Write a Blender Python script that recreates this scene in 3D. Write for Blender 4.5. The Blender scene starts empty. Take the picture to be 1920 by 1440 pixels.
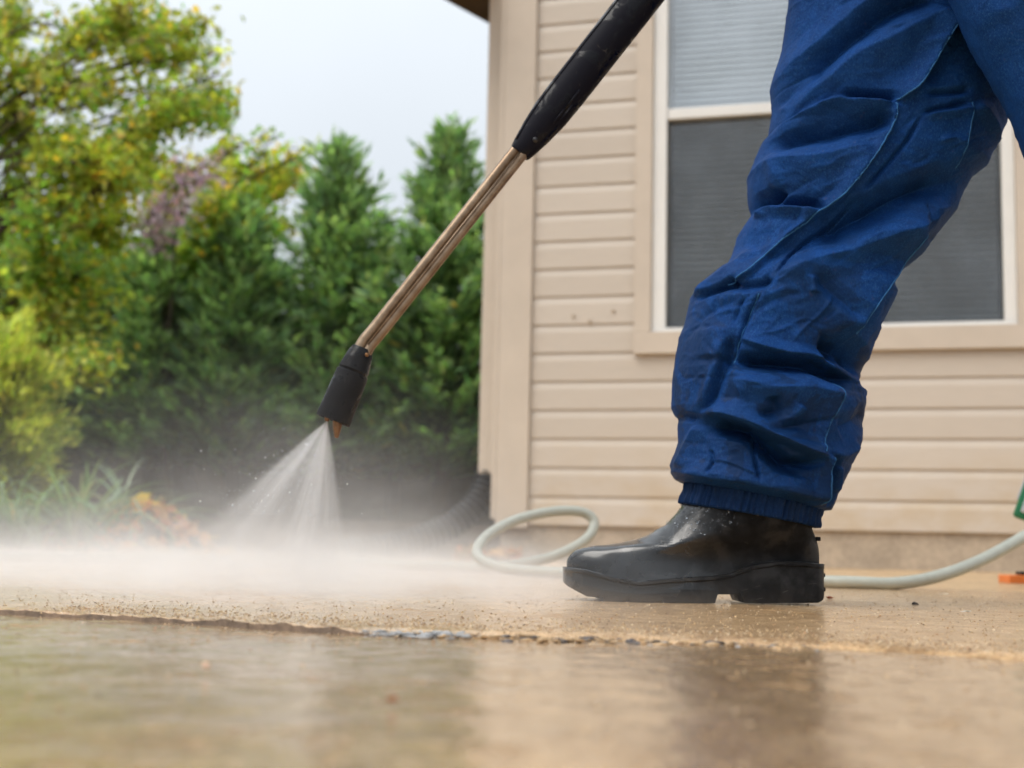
import bpy, bmesh, math, random
import numpy as np
from mathutils import Matrix, Vector

random.seed(7)
rng = np.random.default_rng(11)
scene = bpy.context.scene
COL = scene.collection

# ------------------------------------------------------------------ camera
F = 2500.0            # focal length in photograph pixels (1920 wide)
CAM_H = 0.0694
PITCH = math.atan((1012 - 720) / F)
ROLL = 0.0215
CAM = Vector((0, 0, CAM_H))
R3 = (Matrix.Rotation(math.pi / 2 + PITCH, 3, 'X') @ Matrix.Rotation(ROLL, 3, 'Z'))
cam_data = bpy.data.cameras.new('camera')
cam_data.sensor_width = 36.0
cam_data.lens = F / 1920 * 36
cam_data.clip_start = 0.02
cam_data.clip_end = 3000
cam_data.dof.use_dof = True
cam_data.dof.focus_distance = 1.39
cam_data.dof.aperture_fstop = 5.8
cam = bpy.data.objects.new('camera', cam_data)
cam.matrix_world = Matrix.Translation(CAM) @ R3.to_4x4()
COL.objects.link(cam)
scene.camera = cam

# ------------------------------------------------------------------ world: overcast sky
SUN_EL, SUN_AZ = math.radians(56), math.radians(240)   # azimuth from +Y clockwise
w = bpy.data.worlds.new('World')
scene.world = w
w.use_nodes = True
nt = w.node_tree
nt.nodes.clear()
sky = nt.nodes.new('ShaderNodeTexSky')
sky.sky_type = 'NISHITA'
sky.sun_disc = False
sky.sun_elevation = SUN_EL
sky.sun_rotation = SUN_AZ
bg_clear = nt.nodes.new('ShaderNodeBackground')
bg_clear.inputs[1].default_value = 0.10
nt.links.new(sky.outputs[0], bg_clear.inputs[0])
tc = nt.nodes.new('ShaderNodeTexCoord')
sep = nt.nodes.new('ShaderNodeSeparateXYZ')
nt.links.new(tc.outputs['Generated'], sep.inputs[0])
mx = nt.nodes.new('ShaderNodeMath'); mx.operation = 'MAXIMUM'; mx.inputs[1].default_value = 0.0
nt.links.new(sep.outputs[2], mx.inputs[0])
ml = nt.nodes.new('ShaderNodeMath'); ml.operation = 'MULTIPLY_ADD'   # CIE overcast sky: (1 + 2 sin h) / 3
ml.inputs[1].default_value = 2 / 3; ml.inputs[2].default_value = 1 / 3
nt.links.new(mx.outputs[0], ml.inputs[0])
nz = nt.nodes.new('ShaderNodeTexNoise'); nz.inputs['Scale'].default_value = 2.2; nz.inputs['Detail'].default_value = 4
nt.links.new(tc.outputs['Generated'], nz.inputs['Vector'])
mr = nt.nodes.new('ShaderNodeMapRange')
mr.inputs[1].default_value = 0.3; mr.inputs[2].default_value = 0.7
mr.inputs[3].default_value = 0.95; mr.inputs[4].default_value = 1.07
nt.links.new(nz.outputs[0], mr.inputs[0])
mm = nt.nodes.new('ShaderNodeMath'); mm.operation = 'MULTIPLY'
nt.links.new(ml.outputs[0], mm.inputs[0]); nt.links.new(mr.outputs[0], mm.inputs[1])
bg_cloud = nt.nodes.new('ShaderNodeBackground')
bg_cloud.inputs[0].default_value = (0.90, 0.96, 1.02, 1)
nt.links.new(mm.outputs[0], bg_cloud.inputs[1])
SKY_GAIN = nt.nodes.new('ShaderNodeMath'); SKY_GAIN.operation = 'MULTIPLY'; SKY_GAIN.inputs[1].default_value = 1.32
nt.links.new(mm.outputs[0], SKY_GAIN.inputs[0]); nt.links.new(SKY_GAIN.outputs[0], bg_cloud.inputs[1])
mixw = nt.nodes.new('ShaderNodeMixShader'); mixw.inputs[0].default_value = 0.92
nt.links.new(bg_clear.outputs[0], mixw.inputs[1]); nt.links.new(bg_cloud.outputs[0], mixw.inputs[2])
outw = nt.nodes.new('ShaderNodeOutputWorld')
nt.links.new(mixw.outputs[0], outw.inputs[0])

# ------------------------------------------------------------------ sun (veiled by cloud)
sd = bpy.data.lights.new('sun', 'SUN')
sd.energy = 1.5
sd.angle = math.radians(35)
sd.color = (1.0, 0.95, 0.88)
so = bpy.data.objects.new('sun', sd)
to_sun = Vector((math.sin(SUN_AZ) * math.cos(SUN_EL), math.cos(SUN_AZ) * math.cos(SUN_EL), math.sin(SUN_EL)))
so.rotation_euler = to_sun.to_track_quat('Z', 'Y').to_euler()
so.location = to_sun * 20
COL.objects.link(so)

# ------------------------------------------------------------------ exposure and renderer
scene.view_settings.view_transform = 'Standard'
scene.view_settings.look = 'None'
scene.view_settings.gamma = 1.0
scene.view_settings.exposure = 0.44
scene.view_settings.use_curve_mapping = False
scene.render.engine = 'CYCLES'
cy = scene.cycles
cy.use_denoising = True
cy.denoiser = 'OPENIMAGEDENOISE'
cy.max_bounces = 6
cy.caustics_reflective = False
cy.caustics_refractive = False
cy.use_light_tree = False
cy.diffuse_bounces = 2
cy.glossy_bounces = 2
cy.transmission_bounces = 4
cy.transparent_max_bounces = 12
cy.volume_bounces = 2
cy.volume_step_rate = 1.4
cy.use_adaptive_sampling = True
cy.adaptive_threshold = 0.03
cy.volume_max_steps = 64
cy.sample_clamp_indirect = 6


# ------------------------------------------------------------------ helpers
def P(px, py, Y):
    """point at depth Y that stands at photograph pixel (px, py)"""
    d = R3 @ Vector(((px - 960) / F, -(py - 720) / F, -1))
    return CAM + d * (Y / d.y)


def PG(px, py, z=0.0):
    d = R3 @ Vector(((px - 960) / F, -(py - 720) / F, -1))
    return CAM + d * ((z - CAM.z) / d.z)


def link(o, parent=None):
    COL.objects.link(o)
    if parent is not None:
        o.parent = parent
    return o


def tag(o, label=None, cat=None, group=None, kind=None):
    if label: o['label'] = label
    if cat: o['category'] = cat
    if group: o['group'] = group
    if kind: o['kind'] = kind
    return o


def empty(name, loc=(0, 0, 0), rz=0.0):
    o = bpy.data.objects.new(name, None)
    o.location = loc
    o.rotation_euler = (0, 0, rz)
    o.empty_display_size = 0.05
    return link(o)


def mesh_np(name, V, Fc, mat=None, smooth=True, cols=None):
    """V (n,3), Fc (m,k) with constant k"""
    V = np.asarray(V, dtype=np.float32)
    Fc = np.asarray(Fc, dtype=np.int32)
    me = bpy.data.meshes.new(name)
    me.vertices.add(len(V))
    me.vertices.foreach_set('co', V.ravel())
    m, k = Fc.shape
    me.loops.add(m * k)
    me.loops.foreach_set('vertex_index', Fc.ravel())
    me.polygons.add(m)
    me.polygons.foreach_set('loop_start', np.arange(0, m * k, k, dtype=np.int32))
    me.polygons.foreach_set('loop_total', np.full(m, k, dtype=np.int32))
    me.update(calc_edges=True)
    if smooth:
        me.polygons.foreach_set('use_smooth', np.ones(m, dtype=bool))
    if cols is not None:
        ca = me.color_attributes.new('Col', 'FLOAT_COLOR', 'POINT')
        c4 = np.ones((len(V), 4), dtype=np.float32)
        c4[:, :3] = cols
        ca.data.foreach_set('color', c4.ravel())
    if mat: me.materials.append(mat)
    me.validate()
    return me


def bm_mesh(name, bm, mat=None, smooth=False):
    me = bpy.data.meshes.new(name)
    bm.normal_update()
    bm.to_mesh(me)
    bm.free()
    if smooth:
        for p in me.polygons: p.use_smooth = True
    if mat: me.materials.append(mat)
    return me


def obj(name, me, parent=None, loc=None):
    o = bpy.data.objects.new(name, me)
    if loc is not None: o.location = loc
    return link(o, parent)


def box_bm(x0, x1, y0, y1, z0, z1, bev=0.0, seg=2):
    bm = bmesh.new()
    bmesh.ops.create_cube(bm, size=1)
    for v in bm.verts:
        v.co = Vector((x0 + (v.co.x + .5) * (x1 - x0), y0 + (v.co.y + .5) * (y1 - y0), z0 + (v.co.z + .5) * (z1 - z0)))
    if bev > 0:
        bmesh.ops.bevel(bm, geom=list(bm.edges), offset=bev, segments=seg, affect='EDGES', profile=0.6)
    return bm


def box(name, b, mat, parent=None, bev=0.0):
    return obj(name, bm_mesh(name, box_bm(*b, bev=bev), mat), parent)


def tube_arrays(pts, radii, n=16, cap=True, squash=None):
    """swept tube through points (numpy), radii per point"""
    pts = np.asarray(pts, float)
    radii = np.broadcast_to(np.asarray(radii, float), (len(pts),))
    T = np.gradient(pts, axis=0)
    T /= np.linalg.norm(T, axis=1)[:, None] + 1e-12
    up = np.array([0, 0, 1.0])
    if abs(T[0] @ up) > 0.9: up = np.array([0, 1.0, 0])
    V = []
    nrm = np.cross(T[0], up); nrm /= np.linalg.norm(nrm)
    a = np.linspace(0, 2 * math.pi, n, endpoint=False)
    for i in range(len(pts)):
        nrm = nrm - T[i] * (nrm @ T[i]); nrm /= np.linalg.norm(nrm)
        b = np.cross(T[i], nrm)
        V.append(pts[i] + radii[i] * (np.cos(a)[:, None] * nrm + np.sin(a)[:, None] * b))
    V = np.concatenate(V)
    m = len(pts)
    Fq = []
    for i in range(m - 1):
        for j in range(n):
            k = (j + 1) % n
            Fq.append((i * n + j, i * n + k, (i + 1) * n + k, (i + 1) * n + j))
    Fq = np.array(Fq)
    if cap:
        base = len(V)
        V = np.concatenate([V, pts[:1], pts[-1:]])
        c = []
        for j in range(n):
            k = (j + 1) % n
            c.append((base, k, j, base))
            c.append((base + 1, (m - 1) * n + j, (m - 1) * n + k, base + 1))
        tri = np.array(c)
        return V, Fq, tri[:, :3]
    return V, Fq, np.zeros((0, 3), int)


def poly_mesh(name, V, faces, mat, smooth=True):
    me = bpy.data.meshes.new(name)
    me.from_pydata([tuple(v) for v in V], [], [tuple(int(i) for i in f) for f in faces])
    me.update()
    if smooth:
        me.polygons.foreach_set('use_smooth', np.ones(len(me.polygons), dtype=bool))
    if mat: me.materials.append(mat)
    return me


def tube(name, pts, radii, mat, parent=None, n=16):
    V, Fq, T = tube_arrays(pts, radii, n)
    return obj(name, poly_mesh(name, V, list(Fq) + list(T), mat), parent)


def catmull(pts, n):
    pts = np.asarray(pts, float)
    p = np.concatenate([[2 * pts[0] - pts[1]], pts, [2 * pts[-1] - pts[-2]]])
    out = []
    m = len(pts) - 1
    for t in np.linspace(0, m - 1e-6, n):
        i = int(t); u = t - i
        a, b, c, d = p[i], p[i + 1], p[i + 2], p[i + 3]
        out.append(0.5 * ((2 * b) + (-a + c) * u + (2 * a - 5 * b + 4 * c - d) * u * u + (-a + 3 * b - 3 * c + d) * u ** 3))
    return np.array(out)


def _hash(ix, iy, iz, seed):
    h = (ix.astype(np.int64) * 374761393 + iy.astype(np.int64) * 668265263 + iz.astype(np.int64) * 2147483647 + seed * 974711) & 0xFFFFFFFF
    h = ((h ^ (h >> 13)) * 1274126177) & 0xFFFFFFFF
    h = h ^ (h >> 16)
    return (h & 0xFFFF) / 65535.0


def vnoise(p, seed=0):
    p = np.asarray(p, float)
    i = np.floor(p).astype(np.int64); f = p - i
    f = f * f * (3 - 2 * f)
    r = 0
    for dx in (0, 1):
        for dy in (0, 1):
            for dz in (0, 1):
                wgt = (f[:, 0] if dx else 1 - f[:, 0]) * (f[:, 1] if dy else 1 - f[:, 1]) * (f[:, 2] if dz else 1 - f[:, 2])
                r = r + wgt * _hash(i[:, 0] + dx, i[:, 1] + dy, i[:, 2] + dz, seed)
    return r * 2 - 1


def fbm(p, o=4, seed=0):
    a, s, r = 1.0, 1.0, 0
    for k in range(o):
        r = r + a * vnoise(np.asarray(p) * s, seed + k * 17)
        a *= .5; s *= 2.03
    return r


def smooth01(x, a, b):
    t = np.clip((x - a) / (b - a), 0, 1)
    return t * t * (3 - 2 * t)


# ------------------------------------------------------------------ node expression helper
class X:
    def __init__(s, nt, sock): s.nt, s.s = nt, sock

    def _m(s, op, *o):
        n = s.nt.nodes.new('ShaderNodeMath'); n.operation = op
        for i, v in enumerate((s,) + o):
            if isinstance(v, X): s.nt.links.new(v.s, n.inputs[i])
            else: n.inputs[i].default_value = v
        return X(s.nt, n.outputs[0])

    def __add__(s, o): return s._m('ADD', o)
    def __sub__(s, o): return s._m('SUBTRACT', o)
    def __mul__(s, o): return s._m('MULTIPLY', o)
    def __truediv__(s, o): return s._m('DIVIDE', o)
    def pow(s, o): return s._m('POWER', o)
    def exp(s): return s._m('EXPONENT')
    def max(s, o): return s._m('MAXIMUM', o)
    def min(s, o): return s._m('MINIMUM', o)
    def abs(s): return s._m('ABSOLUTE')
    def sin(s): return s._m('SINE')
    def atan2(s, o): return s._m('ARCTAN2', o)

    def ramp(s, a, b, c=0.0, d=1.0, smooth=True):
        n = s.nt.nodes.new('ShaderNodeMapRange')
        n.interpolation_type = 'SMOOTHSTEP' if smooth else 'LINEAR'
        s.nt.links.new(s.s, n.inputs[0])
        for i, v in enumerate((a, b, c, d)): n.inputs[i + 1].default_value = v
        return X(s.nt, n.outputs[0])


def new_mat(name):
    m = bpy.data.materials.new(name)
    m.use_nodes = True
    nt = m.node_tree
    for n in list(nt.nodes): nt.nodes.remove(n)
    out = nt.nodes.new('ShaderNodeOutputMaterial')
    return m, nt, out


def coords(nt, kind='Object'):
    t = nt.nodes.new('ShaderNodeTexCoord')
    return t.outputs[kind]


def sepxyz(nt, sock):
    n = nt.nodes.new('ShaderNodeSeparateXYZ'); nt.links.new(sock, n.inputs[0])
    return [X(nt, n.outputs[i]) for i in range(3)]


def mapping(nt, sock, scale=(1, 1, 1), rot=(0, 0, 0)):
    n = nt.nodes.new('ShaderNodeMapping')
    n.inputs['Scale'].default_value = scale
    n.inputs['Rotation'].default_value = rot
    nt.links.new(sock, n.inputs[0])
    return n.outputs[0]


def noise(nt, vec, scale, detail=3, rough=0.55, distort=0.0):
    n = nt.nodes.new('ShaderNodeTexNoise')
    n.inputs['Scale'].default_value = scale
    n.inputs['Detail'].default_value = detail
    n.inputs['Roughness'].default_value = rough
    n.inputs['Distortion'].default_value = distort
    nt.links.new(vec, n.inputs['Vector'])
    return X(nt, n.outputs[0])


def cmix(nt, fac, a, b, mode='MIX'):
    n = nt.nodes.new('ShaderNodeMix'); n.data_type = 'RGBA'; n.blend_type = mode
    if isinstance(fac, X): nt.links.new(fac.s, n.inputs[0])
    else: n.inputs[0].default_value = fac
    for i, v in ((6, a), (7, b)):
        if isinstance(v, (tuple, list)): n.inputs[i].default_value = (*v[:3], 1)
        else: nt.links.new(v, n.inputs[i])
    return n.outputs[2]


def bump(nt, h, strength=0.3, dist=0.002, normal=None):
    n = nt.nodes.new('ShaderNodeBump')
    n.inputs['Strength'].default_value = strength
    n.inputs['Distance'].default_value = dist
    nt.links.new(h.s, n.inputs['Height'])
    if normal is not None: nt.links.new(normal, n.inputs['Normal'])
    return n.outputs[0]


def princ(nt, out, base=None, rough=0.5, spec=0.5, metal=0.0, normal=None, coat=0.0, coat_rough=0.1, sheen=0.0):
    b = nt.nodes.new('ShaderNodeBsdfPrincipled')
    def put(k, v):
        if v is None: return
        if isinstance(v, X): nt.links.new(v.s, b.inputs[k])
        elif isinstance(v, (tuple, list)): b.inputs[k].default_value = (*v[:3], 1)
        elif isinstance(v, (int, float)): b.inputs[k].default_value = v
        else: nt.links.new(v, b.inputs[k])
    put('Base Color', base); put('Roughness', rough); put('Specular IOR Level', spec); put('Metallic', metal)
    put('Coat Weight', coat); put('Coat Roughness', coat_rough); put('Sheen Weight', sheen)
    if normal is not None: nt.links.new(normal, b.inputs['Normal'])
    nt.links.new(b.outputs[0], out.inputs['Surface'])
    return b


def simple(name, col, rough=0.5, spec=0.5, metal=0.0, var=0.12, scale=40, bmp=0.1, bdist=0.001, coat=0.0):
    m, nt, out = new_mat(name)
    c = coords(nt)
    n1 = noise(nt, c, scale, 4)
    n2 = noise(nt, c, scale * 0.13, 3)
    f = (n1 * 0.5 + n2 * 0.5).ramp(0.3, 0.7)
    lo = tuple(v * (1 - var) for v in col); hi = tuple(min(1, v * (1 + var)) for v in col)
    base = cmix(nt, f, lo, hi)
    nrm = bump(nt, n1, bmp, bdist) if bmp > 0 else None
    princ(nt, out, base, (n2.ramp(0.3, 0.7, max(0.02, rough - 0.08), min(1, rough + 0.08))), spec, metal, nrm, coat)
    return m


def leaf_mat(name, rough=0.5, trans=0.35, tint=(1.5, 1.6, 0.7)):
    """leaf colour comes from the mesh's own per-leaf colour"""
    m, nt, out = new_mat(name)
    at = nt.nodes.new('ShaderNodeAttribute'); at.attribute_name = 'Col'
    b = nt.nodes.new('ShaderNodeBsdfPrincipled')
    nt.links.new(at.outputs['Color'], b.inputs['Base Color'])
    b.inputs['Roughness'].default_value = rough
    b.inputs['Specular IOR Level'].default_value = 0.35
    t = nt.nodes.new('ShaderNodeBsdfTranslucent')
    nt.links.new(cmix(nt, 1.0, at.outputs['Color'], tint, 'MULTIPLY'), t.inputs[0])
    mxs = nt.nodes.new('ShaderNodeMixShader'); mxs.inputs[0].default_value = trans
    nt.links.new(b.outputs[0], mxs.inputs[1]); nt.links.new(t.outputs[0], mxs.inputs[2])
    nt.links.new(mxs.outputs[0], out.inputs['Surface'])
    return m


# ------------------------------------------------------------------ materials
def concrete_mat(name, wet_amount, tint=(1, 1, 1)):
    m, nt, out = new_mat(name)
    c = coords(nt)
    x, y, z = sepxyz(nt, c)
    big = noise(nt, c, 4.5, 4, 0.6)
    mid = noise(nt, c, 34, 4, 0.7)
    blot = noise(nt, c, 110, 3, 0.7)
    fine = noise(nt, c, 420, 3, 0.75)
    grit = noise(nt, c, 1100, 2, 0.6)
    pit = noise(nt, c, 190, 2, 0.6)
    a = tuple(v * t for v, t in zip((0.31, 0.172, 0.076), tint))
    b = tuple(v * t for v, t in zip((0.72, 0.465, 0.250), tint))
    c1 = cmix(nt, (big * 0.24 + mid * 0.50 + blot * 0.26).ramp(0.41, 0.59), a, b)
    c2 = cmix(nt, (fine * 0.6 + grit * 0.4).ramp(0.50, 0.64, 0, 0.9), c1, tuple(min(1, v * 1.6) for v in b))
    c3 = cmix(nt, grit.ramp(0.58, 0.70, 0, 0.75), c2, (0.12, 0.085, 0.055))
    c3 = cmix(nt, pit.ramp(0.60, 0.70, 0, 0.5), c3, (0.15, 0.10, 0.06))
    c3 = cmix(nt, pit.ramp(0.40, 0.30, 0, 0.5), c3, (0.66, 0.52, 0.35))
    tree_refl = (x.ramp(0.10, -0.30) * big.ramp(0.40, 0.60)) * 0.45  # olive tint growing leftward: the trees' green reflection put into the base colour
    c4 = cmix(nt, tree_refl, c3, (0.20, 0.17, 0.07))
    film = (big * 0.40 + mid * 0.42 + blot * 0.18).ramp(0.37, 0.47)
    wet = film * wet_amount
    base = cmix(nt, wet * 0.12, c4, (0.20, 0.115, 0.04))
    rough = (wet * -0.24 + 0.44) + (fine - 0.5) * 0.2
    hb = fine * 0.45 + blot * 0.30 + grit * 0.25
    nrm = bump(nt, hb, 0.45, 0.0012)
    nrm2 = bump(nt, mid * 0.62 + blot * 0.24 + fine * 0.06, 0.40, 0.0026)
    p = princ(nt, out, base, rough, 0.45, 0, nrm, coat=(wet * 1.0), coat_rough=(film * -0.11 + 0.15))
    nt.links.new(nrm2, p.inputs['Coat Normal'])
    return m


M = {}
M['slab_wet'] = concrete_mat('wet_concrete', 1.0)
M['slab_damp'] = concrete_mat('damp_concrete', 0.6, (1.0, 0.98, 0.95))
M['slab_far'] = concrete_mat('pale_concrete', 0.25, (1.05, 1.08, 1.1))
M['edge'] = simple('dirty_slab_edge', (0.15, 0.10, 0.065), 0.7, 0.3, var=0.45, scale=180, bmp=0.8, bdist=0.002)
M['stone_a'] = simple('grey_blue_aggregate', (0.33, 0.325, 0.32), 0.6, 0.2, var=0.35, scale=300, bmp=0.4)
M['stone_b'] = simple('tan_aggregate', (0.40, 0.26, 0.13), 0.4, 0.5, var=0.35, scale=300, bmp=0.4)
M['stone_c'] = simple('dark_aggregate', (0.07, 0.06, 0.06), 0.35, 0.5, var=0.35, scale=300, bmp=0.4)
M['mulch'] = simple('bark_mulch', (0.055, 0.038, 0.027), 0.85, 0.2, var=0.6, scale=35, bmp=1.0, bdist=0.02)
M['foundation'] = simple('foundation_concrete', (0.43, 0.35, 0.265), 0.8, 0.3, var=0.2, scale=60, bmp=0.4, bdist=0.002)
M['trim'] = simple('beige_trim_paint', (0.58, 0.495, 0.405), 0.5, 0.4, var=0.05, scale=12, bmp=0.08, bdist=0.001)
M['white_vinyl'] = simple('white_vinyl', (0.78, 0.765, 0.73), 0.35, 0.5, var=0.04, scale=8, bmp=0.03)
M['blind'] = simple('white_blind_slat', (0.84, 0.85, 0.87), 0.45, 0.4, var=0.03, scale=10, bmp=0)
M['soffit'] = simple('brown_eave_paint', (0.10, 0.065, 0.04), 0.6, 0.3, var=0.2, scale=10, bmp=0.1)
M['shingle'] = simple('asphalt_shingle', (0.06, 0.052, 0.047), 0.9, 0.2, var=0.4, scale=150, bmp=0.6)
M['dark_room'] = simple('room_interior', (0.10, 0.095, 0.09), 0.9, 0.1, var=0.1, scale=3, bmp=0)
M['black_plastic'] = simple('black_plastic', (0.012, 0.012, 0.014), 0.42, 0.5, var=0.3, scale=160, bmp=0.12, bdist=0.0006)
M['pipe'] = simple('black_corrugated_plastic', (0.014, 0.014, 0.016), 0.42, 0.35, var=0.3, scale=20, bmp=0.1)
M['hose'] = simple('pale_grey_hose', (0.36, 0.37, 0.315), 0.42, 0.5, var=0.10, scale=90, bmp=0.10, bdist=0.0006)
M['brass'] = simple('brass', (0.20, 0.105, 0.045), 0.42, 0.5, 0.8, var=0.3, scale=200, bmp=0.2, bdist=0.0003)
M['orange'] = simple('orange_plastic', (0.75, 0.20, 0.045), 0.45, 0.5, var=0.1, scale=60, bmp=0.1)
M['green_plastic'] = simple('green_plastic', (0.006, 0.13, 0.05), 0.4, 0.5, var=0.15, scale=40, bmp=0.05)
M['silver'] = simple('silver_panel', (0.50, 0.50, 0.51), 0.3, 0.5, 0.5, var=0.08, scale=30, bmp=0.05)
M['bark'] = simple('tree_bark', (0.10, 0.075, 0.055), 0.9, 0.2, var=0.4, scale=40, bmp=0.8, bdist=0.01)
M['fence'] = simple('weathered_fence_board', (0.085, 0.072, 0.060), 0.85, 0.2, var=0.35, scale=25, bmp=0.5, bdist=0.004)
M['leaf'] = leaf_mat('broad_leaf', 0.5, 0.48)
M['blossom'] = leaf_mat('mauve_leaf', 0.5, 0.4, (1.2, 1.1, 1.2))
M['needle'] = leaf_mat('conifer_spray', 0.6, 0.42)
M['strap'] = leaf_mat('strap_leaf', 0.4, 0.25)
M['skin'] = simple('skin', (0.55, 0.34, 0.25), 0.5, 0.4, var=0.06, scale=30, bmp=0.1)
M['glove'] = simple('black_glove', (0.02, 0.02, 0.02), 0.6, 0.4, var=0.2, scale=60, bmp=0.2)
M['hair'] = simple('dark_hair', (0.03, 0.02, 0.014), 0.55, 0.4, var=0.3, scale=120, bmp=0.5)


def siding_mat():
    m, nt, out = new_mat('beige_siding_paint')
    c = coords(nt)
    g = noise(nt, mapping(nt, c, (1.2, 1, 14)), 9, 5, 0.6)
    d = noise(nt, c, 1.3, 4, 0.6)
    oi = nt.nodes.new('ShaderNodeObjectInfo')
    rnd = X(nt, oi.outputs['Random'])
    f = (g * 0.35 + d * 0.45) + rnd * 0.2
    base = cmix(nt, f.ramp(0.25, 0.75), (0.535, 0.462, 0.385), (0.615, 0.541, 0.46))
    stain = noise(nt, c, 2.4, 3, 0.5).ramp(0.66, 0.78, 0, 0.35)
    base = cmix(nt, stain, base, (0.52, 0.36, 0.20))
    geo = nt.nodes.new('ShaderNodeNewGeometry')
    wx, wy, wz = sepxyz(nt, geo.outputs['Position'])
    sp = noise(nt, mapping(nt, geo.outputs['Position'], (1, 1, 1.6)), 5, 5, 0.65).ramp(0.36, 0.66)
    base = cmix(nt, wz.ramp(0.55, 0.08) * sp * 0.55, base, (0.50, 0.37, 0.215))
    princ(nt, out, base, 0.5, 0.4, 0, bump(nt, g, 0.18, 0.0015))
    return m


M['siding'] = siding_mat()


def glass_mat():
    m, nt, out = new_mat('window_glass')
    g = nt.nodes.new('ShaderNodeBsdfGlossy'); g.inputs['Roughness'].default_value = 0.02
    t = nt.nodes.new('ShaderNodeBsdfTransparent'); t.inputs[0].default_value = (0.94, 0.97, 0.98, 1)
    lw = nt.nodes.new('ShaderNodeLayerWeight'); lw.inputs[0].default_value = 0.5
    fac = X(nt, lw.outputs['Facing']).pow(4.0) * 0.7 + noise(nt, coords(nt), 3.2, 4, 0.6, 0.8).ramp(0.32, 0.68, 0.20, 0.34)  # noise on the reflectance puts a mottled reflection into the pane
    mxs = nt.nodes.new('ShaderNodeMixShader')
    nt.links.new(fac.s, mxs.inputs[0]); nt.links.new(t.outputs[0], mxs.inputs[1]); nt.links.new(g.outputs[0], mxs.inputs[2])
    nt.links.new(mxs.outputs[0], out.inputs['Surface'])
    return m


M['glass'] = glass_mat()


def screen_mat():
    m, nt, out = new_mat('insect_screen_mesh')
    c = coords(nt)
    n = noise(nt, c, 3.0, 4, 0.6)
    d = nt.nodes.new('ShaderNodeBsdfDiffuse')
    nt.links.new(cmix(nt, n, (0.05, 0.053, 0.056), (0.09, 0.095, 0.10)), d.inputs[0])
    t = nt.nodes.new('ShaderNodeBsdfTransparent'); t.inputs[0].default_value = (1, 1, 1, 1)
    mxs = nt.nodes.new('ShaderNodeMixShader')
    nt.links.new(n.ramp(0.3, 0.7, 0.26, 0.36).s, mxs.inputs[0])
    nt.links.new(t.outputs[0], mxs.inputs[1]); nt.links.new(d.outputs[0], mxs.inputs[2])
    nt.links.new(mxs.outputs[0], out.inputs['Surface'])
    return m


M['screen'] = screen_mat()


def tube_metal():
    m, nt, out = new_mat('brushed_steel_tube')
    c = coords(nt)
    n = noise(nt, c, 55, 4, 0.6)
    n2 = noise(nt, c, 400, 3, 0.6)
    base = cmix(nt, n.ramp(0.3, 0.7), (0.20, 0.135, 0.085), (0.33, 0.245, 0.17))
    base = cmix(nt, n2.ramp(0.62, 0.75, 0, 0.5), base, (0.16, 0.09, 0.05))
    princ(nt, out, base, (n.ramp(0.3, 0.7, 0.3, 0.46)), 0.5, 0.75, bump(nt, n2, 0.15, 0.0004))
    return m


M['steel'] = tube_metal()


def grip_mat(name, col=(0.005, 0.005, 0.008)):
    """black rubber with scratches and wet patches"""
    m, nt, out = new_mat(name)
    c = coords(nt)
    wet = noise(nt, c, 38, 4, 0.6, 0.6).ramp(0.5, 0.58)
    f = noise(nt, c, 700, 3, 0.6)
    sc = nt.nodes.new('ShaderNodeTexVoronoi'); sc.feature = 'DISTANCE_TO_EDGE'
    sc.inputs['Scale'].default_value = 36
    nt.links.new(mapping(nt, c, (1, 1, 0.35), (0.5, 0.9, 0.3)), sc.inputs['Vector'])
    sparse = noise(nt, c, 60, 2).ramp(0.58, 0.66)
    scr = X(nt, sc.outputs['Distance']).ramp(0.012, 0.0) * sparse
    base = cmix(nt, wet, tuple(v * 1.7 for v in col), col)
    base = cmix(nt, scr * 0.3, base, (0.20, 0.18, 0.15))
    rough = wet * -0.28 + 0.55
    princ(nt, out, base, rough, (wet * 0.10 + 0.08), 0, bump(nt, f * 0.3 + wet * 0.5, 0.25, 0.0006))
    return m


M['grip'] = grip_mat('black_rubber_grip')
M['guard'] = grip_mat('black_nozzle_plastic', (0.008, 0.008, 0.009))


def boot_mat():
    m, nt, out = new_mat('wet_black_rubber')
    c = coords(nt)
    x, y, z = sepxyz(nt, c)
    wet = noise(nt, c, 26, 4, 0.6, 0.5)
    f = noise(nt, c, 900, 3, 0.65)
    mid = noise(nt, c, 90, 4, 0.6)
    toe = x.ramp(0.20, 0.09)
    wt = (toe * 0.75 + wet.ramp(0.45, 0.6) * 0.45).min(1.0)
    base = cmix(nt, mid.ramp(0.3, 0.7), (0.005, 0.0054, 0.006), (0.012, 0.0125, 0.014))
    base = cmix(nt, wt * 0.5, base, (0.004, 0.004, 0.0045))
    sc = nt.nodes.new('ShaderNodeTexVoronoi'); sc.feature = 'DISTANCE_TO_EDGE'; sc.inputs['Scale'].default_value = 30
    nt.links.new(mapping(nt, c, (0.5, 1, 1.6), (0.2, 0.6, 0.3)), sc.inputs['Vector'])
    scr = X(nt, sc.outputs['Distance']).ramp(0.010, 0.0) * noise(nt, c, 45, 2).ramp(0.58, 0.66)
    base = cmix(nt, scr * 0.35, base, (0.20, 0.19, 0.17))
    rough = wt * -0.36 + 0.56
    princ(nt, out, base, rough, (wt * 0.4 + 0.08), 0, bump(nt, f * 0.4 + mid * 0.4 + wet * 0.2, 0.25, 0.0010), coat=(toe * 0.7 + wet.ramp(0.5, 0.56) * 0.06), coat_rough=0.14)
    return m


M['boot'] = boot_mat()


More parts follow.
